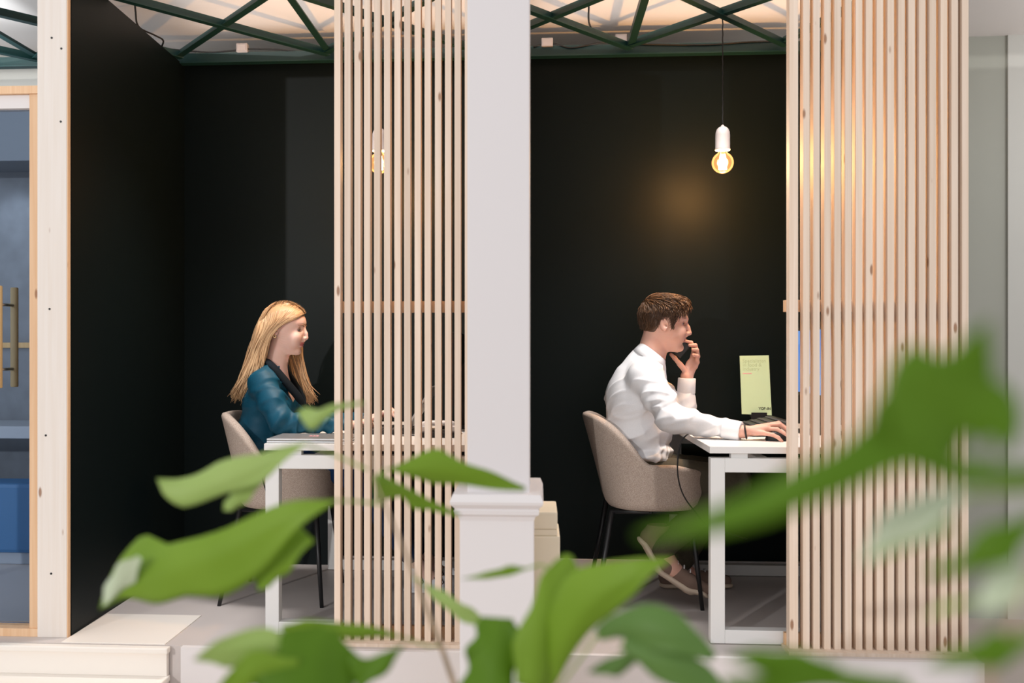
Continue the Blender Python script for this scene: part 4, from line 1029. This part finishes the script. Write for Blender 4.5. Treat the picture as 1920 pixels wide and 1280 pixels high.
# ------------------------------------------------------------------ the woman
def woman():
    YM = 4.37
    pel, bel, che = W(499, 852, YM), W(500, 808, YM), W(506, 752, YM); upb, neb = W(503, 716, YM), W(513, 690, YM)
    hd = Head(W(537.5, 615.5, YM), 0.945, math.radians(8), math.radians(-3), False)
    sR, eR, wR = W(494, 719, 4.225), W(526, 790, 4.12), W(657, 797, 4.19)
    sL, eL, wL = W(497, 714, 4.525), W(568, 792, 4.56), W(692, 785, 4.42)
    hR, kR, aR = pel + Vector((0.03, -0.085, -0.035)), Vector((pel.x+0.40, 4.28, 0.55)), W(786, 1040, 4.42)
    hL, kL, aL = pel + Vector((0.03, 0.085, -0.035)), Vector((pel.x+0.41, 4.47, 0.55)), W(800, 1030, 4.58)
    aR.z = max(aR.z, 0.11); aL.z = 0.11; aR.z = 0.115
    f = SDF((pel.x-0.22, 4.0, 0.0), (pel.x+0.98, 4.66, 1.31), 0.0033)
    f.ell(che, (.090, .140, .13)); f.ell(bel, (.092, .130, .12)); f.ell(pel, (.105, .155, .085)); f.cone(sR, sL, .045, .045, .03); f.cone(upb, neb, .062, .050, .03)
    f.cone(neb + Vector((0.02, 0, -0.035)), che + Vector((.05, 0, .02)), .045, .06, .03)
    f.cone(neb, hd.world((-.028, 0, -.05)), .049, .045, .02); f.cone(neb + Vector((.022, 0, -.004)), hd.world((.004, 0, -.085)), .030, .028, .02)
    for s_, e_, w_ in ((sR, eR, wR), (sL, eL, wL)): f.chain([s_, e_, w_], [.042, .033, .022], .012)
    for h_, k_, a_ in ((hR, kR, aR), (hL, kL, aL)): f.chain([h_, k_, a_, a_+Vector((.05, 0, -.05)), a_+Vector((.15, 0, -.075))], [.072, .052, .034, .032, .022], .012)
    hd.sculpt(f)
    def hand(wr, kc, spread, drop, fl):
        d = (kc-wr).normalized(); sd = Vector((0, 1, 0)) - d*d.y; sd.normalize(); up = Vector((0, 0, 1))
        f.cone(wr, kc, .0225, .0215, .010, (up, 1.5))
        for i, o_ in enumerate((-1.5, -.5, .5, 1.5)):
            k_ = kc + sd*(o_*.0175) + d*(.004 if abs(o_) < 1 else -.002); L = (fl if abs(o_) < 1 else fl*.86)
            f.cone(wr + (kc-wr)*.6 + sd*(o_*.011), k_, .011, .0088, .008)
            m_ = k_ + d*(L*.45) + up*.008 + sd*(o_*.004); e_ = m_ + d*(L*.3) - up*(drop*.45); t_ = e_ + d*(L*.16) - up*(drop*.55)
            f.chain([k_, m_, e_, t_], [.0085, .0080, .0074, .0062], .003)
        s2 = spread
        f.chain([wr + d*.02 + sd*(s2*.012), kc - d*.012 + sd*(s2*.036) - up*.010, kc + d*.018 + sd*(s2*.042) - up*.018], [.012, .0100, .0078], .006)
    hand(wR, W(683, 791, 4.225), 1, .040, .075); hand(wL, W(718, 776, 4.385), -1, .036, .075)
    root = grow('person', f, ['skin_w', 'lip_w', 'brow_w'], None, hd.pick)
    tag(root, 'woman with long blonde hair in a teal blouse typing at the left desk', 'person'); hd.eyes(root)
    # blouse
    g = SDF((pel.x-0.24, 4.0, 0.50), (pel.x+0.52, 4.68, 1.10), 0.0045)
    g.ell(che + Vector((-.006, 0, 0)), (.112, .158, .14), None, .03); g.ell(che + Vector((.055, -.055, -.015)), (.06, .06, .06), None, .03); g.ell(che + Vector((.055, .055, -.015)), (.06, .06, .06), None, .03)
    g.ell(W(497, 806, YM), (.122, .155, .12), None, .03); g.ell(W(500, 838, YM), (.125, .165, .06), None, .03)
    g.cone(sR, sL, .050, .050, .03)
    for q_ in (sR, sL): g.cone(W(506, 694, YM), q_ + Vector((0, 0, -.002)), .034, .047, .06)
    g.cone(W(506, 690, YM), W(495, 716, YM), .042, .062, .03)
    g.chain([sR, (sR*.5+eR*.5), eR], [.052, .055, .053], .04); g.chain([eR, eR*.5+wR*.5, wR + (eR-wR)*.05], [.052, .038, .027], .012)
    g.chain([sL, (sL*.5+eL*.5), eL], [.060, .054, .050], .02); g.chain([eL, eL*.5+wL*.5, wL + (eL-wL)*.05], [.050, .038, .027], .012)
    g.wrinkle(folds(5, .0095, [(.9, .1, .9, 16), (1.0, .3, -.6, 22), (.3, .8, .8, 28)]))
    g.wrinkle(lambda x, y, z: .005*np.exp(-((x-eR.x-.03)**2+(y-eR.y)**2+(z-eR.z-.02)**2)/.007)*np.sin(125*(.75*(x-eR.x)-.6*(z-eR.z))+2*np.sin(30*z)))
    for w_, e_ in ((wR, eR), (wL, eL)):
        d = (Vector(w_)-Vector(e_)).normalized(); g.cone(w_ - d*.008, w_ + d*.03, .0235, .025, 0, None, 's')
    bl = grow('blouse', g, ['teal'], root)
    for e in (-1, 1):                                   # dark collar running down the neckline
        c = MB(); P = spline([W(499, 678, YM) + Vector((0, .0, .004)), W(506, 676, YM) + Vector((-.002, e*.058, .002)), W(521, 690, YM) + Vector((.004, e*.078, .002)), W(541, 718, YM) + Vector((.010, e*.066, .002)), W(557, 745, YM) + Vector((.016, e*.036, .002)), W(566, 765, YM) + Vector((.018, e*.006, 0))], 22)
        c.tube([Vector(p_) for p_ in P], [.014+.008*math.sin(min(1, i/14)*math.pi*.5) if i < 18 else .022-.004*(i-17) for i in range(22)], 10, True, 0.5); c.build('collar', 'tealdark', bl, True)
    # jeans, shoes
    t = SDF((pel.x-.2, 4.16, .08), (pel.x+.84, 4.68, .66), .006); t.ell(pel + Vector((0, 0, -.01)), (.112, .162, .075))
    for h_, k_, a_ in ((hR, kR, aR), (hL, kL, aL)): t.chain([h_, k_, a_ + (k_-a_)*.14], [.080, .060, .046], .02)
    t.wrinkle(folds(9, .0025, [(1, .3, .6, 34), (.2, .4, 1, 50)])); grow('jeans', t, ['jeans'], root)
    for a_ in (aR, aL):
        q = SDF(np.array(a_)-.16, np.array(a_)+np.array((.30, .10, .10)), .004); b0 = Vector((a_.x, a_.y, 0.045))
        q.chain([b0 + Vector((-.03, 0, 0)), b0 + Vector((.07, 0, -.002)), b0 + Vector((.15, 0, -.006)), b0 + Vector((.20, 0, -.012))], [.036, .037, .037, .026], .012)
        q.cone(b0 + Vector((-.02, 0, .01)), b0 + Vector((-.015, 0, .055)), .036, .038, .02); q.cut(lambda x, y, z: .012-z+0*x+0*y)
        sh = grow('shoe', q, ['shoewhite'], root)
        s_ = SDF(np.array(a_)-.16, np.array(a_)+np.array((.30, .10, .10)), .004); s0 = Vector((a_.x, a_.y, .013))
        s_.chain([s0 + Vector((-.03, 0, 0)), s0 + Vector((.07, 0, 0)), s0 + Vector((.15, 0, 0)), s0 + Vector((.20, 0, 0))], [.042, .040, .044, .034], .01, ((0, 0, 1), 3.2)); grow('sole', s_, ['shoewhite'], sh)
        b = MB()
        for k in range(7):
            c_ = b0 + Vector((-.02+.03*k, -.036-.001*(k % 2), .012)); b.tube([c_ + Vector((0, 0, -.018)), c_ + Vector((.012, -.002, 0)), c_ + Vector((.0, .004, .020))], .0022, 5)
        for k in range(4):
            c_ = b0 + Vector((.055+.025*k, 0, .040-.005*k)); b.tube([c_ + Vector((0, -.026, -.010)), c_, c_ + Vector((0, .026, -.010))], .0025, 5)
        b.build('pattern_piping', 'blackpl', sh, True)
    MB().tube([Vector(hd.world((-.026, -.082, -.042))) + Vector((.006*math.cos(k*math.pi/8), -.002, .006*math.sin(k*math.pi/8))) for k in range(17)], .0016, 6).build('earring', 'gold', root, True)
    # hair
    zl = ([-.13, -.07, -.056, -.048, -.036, -.014, .01, .035, .055, .075, .1], [-.11, -.11, -.09, -.03, .014, .020, .030, .044, .056, .068, .076])
    r = .16*hd.s; q = SDF(hd.c-r, hd.c+r, .003); sl, X, Y, Z = q.sub(hd.c-r, hd.c+r); x, y, z = np.broadcast_arrays(*hd.local(X, Y, Z))
    q.comb(sl, np.maximum(hd.dist(x, y, z)-(.003+.003*np.clip(z/.1, 0, 1))*np.clip((z-np.interp(x, *zl)+.002)/.035, .05, 1), (np.interp(x, *zl)-z)*.6)*hd.s, 0, 'u'); hair = grow('hair', q, ['hair_w'], root); set_tint(hair, .45)
    rn = random.Random(11); paths = []
    def part(s): return W(*spline([(573, 584, YM), (565, 576, YM), (545, 570, YM), (522, 569, YM), (503, 576, YM), (491, 590, YM)], 50)[int(s*49)])
    j = lambda a: rn.gauss(0, a)
    for i in range(620):                                # near side, tucked behind the ear
        s = rn.random(); dep = rn.random(); out = .004*rn.random()
        p0 = part(s) + Vector((0, .016, -.004)); lp = lambda a, b: a+(b-a)*s
        # over the side of the skull
        y1 = YM - (.062 + .016*math.sin(math.pi*min(1, s*1.2)) + out)
        p1 = W(lp(556, 486)+j(1.5), lp(594, 606)+j(1.5), y1)
        p2 = W(lp(523, 479)+j(1.0), lp(609, 636)+j(1.5), YM-.082-out+.03*s*dep)
        p2b = W(lp(506, 472)+j(1.2), lp(635, 657)+j(1.5), YM-.084-out+.05*s*dep)
        p3 = W(lp(499, 464)+j(2.0), lp(660, 676)+j(2), YM-.090+.10*dep*(.3+.7*s))
        p4 = W(lp(492, 450)+j(3), lp(694, 712)+j(3), YM-.115+.14*dep)
        p5 = W(lp(469, 436)+j(4), lp(738, 744)+j(5), YM-.120+.16*dep)
        paths.append(([p0, p1, p2, p2b, p3, p4, p5], rn.uniform(.0018, .0038)))
    for i in range(300):                                # back of the head
        s = rn.random(); dep = rn.random()
        p0 = part(.62+.38*s*.9) + Vector((0, .05*(dep-.5), 0)); lp = lambda a, b: a+(b-a)*s
        p1 = W(lp(488, 482)+j(1.5), lp(602, 615)+j(2), YM + .11*(dep-.5)); p2 = W(lp(482, 470)+j(2), 650+j(3), YM + .13*(dep-.5)); p3 = W(lp(470, 456)+j(3), 692+j(3), YM-.02+.15*(dep-.5)); p4 = W(lp(458, 437)+j(4), 742+j(5), YM-.03+.16*(dep-.5))
        paths.append(([p0, p1, p2, p3, p4], rn.uniform(.0018, .0038)))
    for i in range(330):                                # far side, falling in front of the shoulder
        s = rn.random(); dep = rn.random(); p0 = part(s*.8) + Vector((0, -.016, -.004)); lp = lambda a, b: a+(b-a)*s
        p1 = W(lp(560, 500)+j(1.5), lp(592, 606)+j(1.5), YM+.070+.004*dep); p2 = W(lp(562, 530)+j(2), 640+j(3), YM+.086+.012*dep); p3 = W(lp(569, 545)+j(2), 685+j(3), YM+.082+.02*dep)
        p4 = W(lp(575, 556)+j(3), 718+j(3), YM+.070+.02*dep); p5 = W(lp(589, 570)+j(4), 748+j(5), YM+.055+.02*dep)
        paths.append(([p0, p1, p2, p3, p4, p5], rn.uniform(.0018, .0038)))
    locks('hair_locks', paths, 'hair_w', hair, 18, hd)
woman()

# ------------------------------------------------------------------ plants in the foreground
VS = [1.0]                                   # how near the plant stands
def blade(b, mid, wid, fold=0.25, tilt=0.0, n=26, m=9, lobe=0.13):
    P = [q*np.array((1, 1, VS[0])) for q in spline([tuple(q) for q in mid], n)]; T = [q[0] for q in wid]; thick = 0.0007
    A = [q[1] for q in wid]; B = [q[2] for q in wid]; top = []; base = len(b.v)
    for i in range(n):
        t = i/(n-1); p = P[i]; d = P[min(i+1, n-1)][:2]-P[max(i-1, 0)][:2]; d = d/max(1e-6, np.linalg.norm(d)); nx, ny = -d[1], d[0]
        wv = 1+lobe*math.sin(13*t+mid[0][0]); wu = 1+lobe*math.sin(11*t+1.7+mid[0][1]); wa, wb = np.interp(t, T, A)*wv, np.interp(t, T, B)*wu
        for j in range(m):
            s = -1+2*j/(m-1); wpx = (wa if s > 0 else wb)*s
            dv = p[2]/F_PX*(fold*abs(wpx) + tilt*wpx + 6*math.sin(7*t+3*s)*abs(s))
            top.append(V(p[0]+nx*wpx, p[1]+ny*wpx, p[2]+dv))
    b.v += top + [q + Vector((0, thick, thick*0.3)) for q in top]; N = n*m
    for i in range(n-1):
        for j in range(m-1):
            q = [base+i*m+j, base+i*m+j+1, base+(i+1)*m+j+1, base+(i+1)*m+j]; b.f.append(q); b.f.append([x+N for x in q][::-1])
    rim = [i*m for i in range(n)] + [(n-1)*m+j for j in range(1, m)] + [i*m+m-1 for i in range(n-2, -1, -1)] + [j for j in range(m-2, 0, -1)]
    for k in range(len(rim)):
        a, c = base+rim[k], base+rim[(k+1) % len(rim)]; b.f.append([a, c, c+N, a+N])
def leaf(plant, mat, blades, fold=0.25, tilt=0.0, pet=None):
    b = MB()
    for mid, wid in blades: blade(b, mid, wid, fold, tilt)
    o = b.build('leaf', mat, plant, True)
    if pet:
        q = [V(p[0], p[1], p[2]*VS[0]) for p in pet]; MB().tube([Vector(p) for p in spline(q, 14)], 0.0016, 7).build('petiole', 'petiole', o, True)
    return o
def potted(label, stem, r0, pot_r):
    stem = [(q[0], q[1], q[2]*VS[0]) for q in stem]; foot = V(*stem[0]); top_z = FLOOR + 0.36
    t = thing('potted_plant', (foot.x, foot.y, FLOOR), label, 'plant', 'leafy plants in front of the booths')
    pts = [Vector((foot.x, foot.y, top_z-0.05)), Vector((foot.x, foot.y, (top_z+foot.z)/2)), foot] + [V(*q) for q in stem[1:]]
    m = 40; MB().tube([Vector(p) for p in spline(pts, m)], [r0*max(.22, 1.7-2.0*i/(m-1)) for i in range(m)], 9).build('stem', 'stem', t, True)
    c = Vector((foot.x, foot.y, FLOOR))
    MB().lathe([(pot_r*0.74, 0), (pot_r*0.78, 0.01), (pot_r, 0.36), (pot_r*1.03, 0.375), (pot_r*1.03, 0.39), (pot_r*0.95, 0.39), (pot_r*0.92, 0.33)], c, 40).build('pot', 'pot', t, True)
    MB().lathe([(pot_r*0.93, 0.335), (pot_r*0.93, 0.345), (pot_r*0.4, 0.352), (0.02, 0.355)], c, 32).build('soil', 'soil', t, True)
    return t
Z = lambda *a: list(a)
va = 1.22
pl = potted('large lobed-leaf plant in the middle foreground, its pale green leaves reaching left', [(900, 1480, 1.30), (850, 1280, 1.28), (792, 1120, 1.25), (745, 1000, 1.23), (705, 905, 1.22), (696, 860, 1.22), (682, 756, 1.22)], 0.0042, 0.15)
leaf(pl, 'leaf_pale', [([(573, 832, va-.03), (520, 855, va-.03), (470, 880, va-.02), (415, 900, va), (345, 915, va+.02), (293, 897, va+.03)], [(0, 2, 2), (.2, 16, 16), (.4, 28, 30), (.6, 32, 30), (.8, 22, 34), (.92, 8, 18), (1, 0, 0)]),
                       ([(485, 900, va), (450, 930, va+.01), (418, 957, va+.02)], [(0, 10, 10), (.5, 17, 17), (.85, 12, 12), (1, 0, 0)])], 0.3, 0.3,
     [(573, 832, va-.03), (620, 850, va), (690, 880, 1.22)])
leaf(pl, 'leaf_mid', [([(628, 938, va-.10), (540, 968, va-.10), (440, 1020, va-.08), (330, 1065, va-.05), (250, 1090, va), (185, 1143, va+.04)], [(0, 2, 2), (.15, 20, 26), (.35, 38, 62), (.5, 40, 78), (.6, 42, 60), (.70, 74, 66), (.78, 60, 52), (.88, 34, 14), (1, 0, 0)]),
                      ([(575, 1000, va-.08), (520, 1055, va-.08), (483, 1108, va-.07)], [(0, 20, 20), (.5, 28, 26), (.85, 18, 16), (1, 0, 0)])], 0.35, 0.35,
     [(628, 938, va-.10), (670, 940, va-.02), (722, 945, 1.225)])
leaf(pl, 'leaf_white', [([(262, 1045, va-.035), (228, 1085, va), (190, 1138, va+.02)], [(0, 6, 6), (.4, 24, 22), (.75, 16, 12), (1, 0, 0)])], 0.2, 0.1)  # whitish blade painting the lit tip of the big leaf
leaf(pl, 'leaf_mid', [([(985, 916, va+.06), (900, 900, va+.04), (810, 880, va+.02), (722, 880, va)], [(0, 4, 4), (.3, 20, 14), (.64, 38, 24), (.82, 18, 14), (1, 0, 0)])], 0.3, -0.2, [(722, 880, va), (710, 890, 1.22), (703, 905, 1.22)])
leaf(pl, 'leaf_mid', [([(862, 966, va+.08), (800, 942, va+.06), (740, 912, va+.03), (697, 892, va)], [(0, 2, 2), (.28, 8, 10), (.42, 8, 26), (.55, 8, 10), (.8, 12, 38), (.92, 8, 14), (1, 0, 0)])], 0.3, 0.2)
leaf(pl, 'leaf_pale', [([(682, 754, va), (630, 764, va), (592, 778, va), (556, 772, va+.01)], [(0, 2, 2), (.3, 6, 6), (.6, 10, 14), (.74, 12, 32), (.9, 10, 12), (1, 0, 0)])], 0.2, 0.3)
leaf(pl, 'leaf_mid', [([(528, 1178, 1.1), (600, 1180, 1.1), (690, 1184, 1.12), (762, 1196, 1.14)], [(0, 6, 6), (.2, 16, 16), (.6, 14, 14), (1, 0, 0)])], 0.3, 0.2, [(762, 1196, 1.14), (800, 1210, 1.2), (822, 1210, 1.265)])
leaf(pl, 'leaf_pale', [([(362, 1238, 1.0), (430, 1216, 1.0), (520, 1218, 1.0), (610, 1260, 1.02)], [(0, 0, 0), (.25, 30, 22), (.6, 34, 34), (1, 12, 12)])], 0.3, 0.3, [(610, 1260, 1.02), (720, 1330, 1.1), (880, 1400, 1.295)])
leaf(pl, 'leaf_dark', [([(615, 1178, 1.02), (600, 1225, 1.0), (585, 1290, .98), (570, 1350, .97)], [(0, 20, 20), (.25, 75, 70), (.6, 110, 90), (1, 90, 60)]),
                       ([(660, 1262, 1.0), (710, 1245, 1.0), (762, 1204, 1.0)], [(0, 30, 30), (.4, 26, 20), (1, 0, 0)])], 0.2, -0.2, [(600, 1300, 1.0), (740, 1380, 1.1), (890, 1450, 1.295)])
leaf(pl, 'leaf_mid', [([(400, 1300, .98), (470, 1262, .98), (560, 1262, .99)], [(0, 0, 0), (.5, 30, 36), (1, 20, 30)])], 0.2, 0.2)
leaf(pl, 'leaf_dark', [([(937, 1158, 1.1), (932, 1220, 1.08), (915, 1300, 1.06)], [(0, 30, 26), (.2, 46, 46), (.6, 54, 46), (1, 52, 40)])], 0.25, 0.25, [(915, 1300, 1.06), (910, 1380, 1.15), (905, 1460, 1.29)])
leaf(pl, 'leaf_mid', [([(1066, 1040, 1.1), (1048, 1100, 1.08), (1022, 1180, 1.06), (992, 1290, 1.05)], [(0, 8, 8), (.1, 24, 26), (.3, 34, 34), (.5, 42, 36), (.8, 46, 26), (1, 30, 20)])], 0.35, -0.3, [(992, 1290, 1.05), (960, 1380, 1.15), (905, 1470, 1.29)])
leaf(pl, 'leaf_mid', [([(1264, 1045, 1.0), (1190, 1078, 1.0), (1115, 1125, 1.02), (1050, 1210, 1.05), (1010, 1290, 1.08)], [(0, 0, 0), (.12, 14, 10), (.3, 46, 30), (.5, 62, 40), (.7, 50, 34), (1, 20, 20)])], 0.4, 0.3, [(1010, 1290, 1.08), (970, 1400, 1.2), (905, 1470, 1.29)])
leaf(pl, 'leaf_blue', [([(1340, 1232, .92), (1260, 1190, .92), (1180, 1172, .94), (1120, 1190, .98)], [(0, 6, 6), (.3, 42, 40), (.6, 40, 36), (1, 10, 10)]),
                       ([(1350, 1300, .92), (1260, 1245, .92), (1170, 1200, .94)], [(0, 20, 20), (.4, 36, 40), (1, 20, 20)])], 0.35, 0.2, [(1120, 1190, .98), (1040, 1300, 1.1), (905, 1470, 1.29)])
leaf(pl, 'leaf_blue', [([(1100, 1260, .95), (1150, 1248, .95), (1212, 1222, .95)], [(0, 0, 0), (.5, 20, 18), (1, 8, 8)])], 0.2, 0.1)
leaf(pl, 'leaf_mid', [([(986, 1066, 1.2), (930, 1078, 1.2), (864, 1085, 1.2)], [(0, 2, 2), (.3, 14, 6), (.6, 8, 5), (1, 0, 0)])], 0.2, 0.2, [(986, 1066, 1.2), (1020, 1060, 1.2), (1040, 1090, 1.1)])
leaf(pl, 'leaf_pale', [([(910, 1172, 1.2), (850, 1136, 1.2), (788, 1090, 1.22)], [(0, 6, 6), (.3, 15, 15), (.7, 12, 12), (1, 0, 0)])], 0.25, 0.2, [(788, 1090, 1.22), (780, 1085, 1.235), (776, 1085, 1.243)])
vb = 0.52; VS[0] = 0.80
pr = potted('dark leafy plant close up at the right edge, blurred by nearness', [(1900, 1500, .66), (1852, 1285, .63), (1895, 1180, .60), (1930, 1090, .57), (1965, 980, .54), (1985, 880, .53)], 0.0032, 0.13)
leaf(pr, 'leaf_dark', [([(1790, 850, vb), (1680, 850, vb), (1560, 895, vb), (1400, 958, vb+.01), (1195, 1005, vb+.02)], [(0, 60, 40), (.2, 80, 30), (.35, 66, 30), (.5, 44, 34), (.7, 30, 38), (.85, 22, 26), (1, 4, 4)]),
                       ([(1745, 850, vb), (1755, 765, vb), (1815, 700, vb), (1858, 598, vb-.01)], [(0, 60, 70), (.3, 70, 95), (.55, 66, 110), (.75, 36, 50), (1, 0, 0)]),
                       ([(1640, 815, vb), (1700, 755, vb), (1780, 690, vb)], [(0, 20, 20), (.4, 50, 50), (.8, 50, 50), (1, 20, 20)]),
                       ([(1740, 760, vb), (1820, 762, vb), (1878, 800, vb), (1884, 842, vb)], [(0, 60, 60), (.4, 60, 70), (.7, 50, 40), (1, 6, 6)]),
                       ([(1700, 855, vb), (1830, 888, vb), (1960, 890, vb)], [(0, 20, 20), (.5, 24, 24), (1, 16, 16)])], 0.12, 0.15, [(1960, 890, vb), (1975, 895, .528), (1983, 890, .53)])
leaf(pr, 'leaf_white', [([(1810, 925, .60), (1730, 970, .60), (1660, 1015, .61), (1614, 1060, .62)], [(0, 10, 10), (.3, 44, 34), (.6, 38, 22), (1, 0, 0)])], 0.2, 0.2, [(1810, 925, .60), (1900, 920, .57), (1980, 910, .532)])
leaf(pr, 'leaf_pale', [([(1790, 985, .61), (1700, 1010, .61), (1610, 1062, .62)], [(0, 6, 6), (.4, 22, 22), (1, 0, 0)])], 0.2, 0.2)
leaf(pr, 'leaf_dark', [([(1950, 970, .56), (1870, 1025, .56), (1800, 1062, .57), (1730, 1076, .58)], [(0, 10, 10), (.3, 44, 36), (.6, 22, 18), (.8, 18, 12), (1, 0, 0)])], 0.25, 0.2, [(1950, 970, .56), (1958, 985, .55), (1964, 985, .541)])
leaf(pr, 'leaf_white', [([(1940, 1080, .62), (1885, 1105, .62), (1835, 1150, .62)], [(0, 20, 20), (.4, 52, 50), (1, 6, 6)])], 0.2, 0.2, [(1940, 1080, .62), (1945, 1085, .59), (1935, 1080, .572)])
leaf(pr, 'leaf_pale', [([(1835, 1122, .66), (1780, 1138, .66), (1728, 1158, .66)], [(0, 2, 2), (.5, 11, 9), (1, 0, 0)])], 0.2, 0.2)
leaf(pr, 'leaf_dark', [([(1945, 1195, .60), (1850, 1225, .60), (1732, 1248, .61)], [(0, 10, 10), (.4, 34, 30), (.75, 20, 16), (1, 0, 0)])], 0.25, 0.2, [(1945, 1195, .60), (1900, 1190, .605), (1890, 1190, .603)])
leaf(pr, 'leaf_dark', [([(1580, 1250, .70), (1470, 1242, .70), (1362, 1232, .70)], [(0, 2, 2), (.35, 22, 20), (.7, 26, 24), (1, 0, 0)]),
                       ([(1360, 1300, .70), (1520, 1275, .70), (1700, 1290, .70)], [(0, 24, 24), (.5, 18, 18), (1, 20, 20)])], 0.25, 0.2, [(1700, 1290, .70), (1780, 1350, .68), (1895, 1480, .66)])
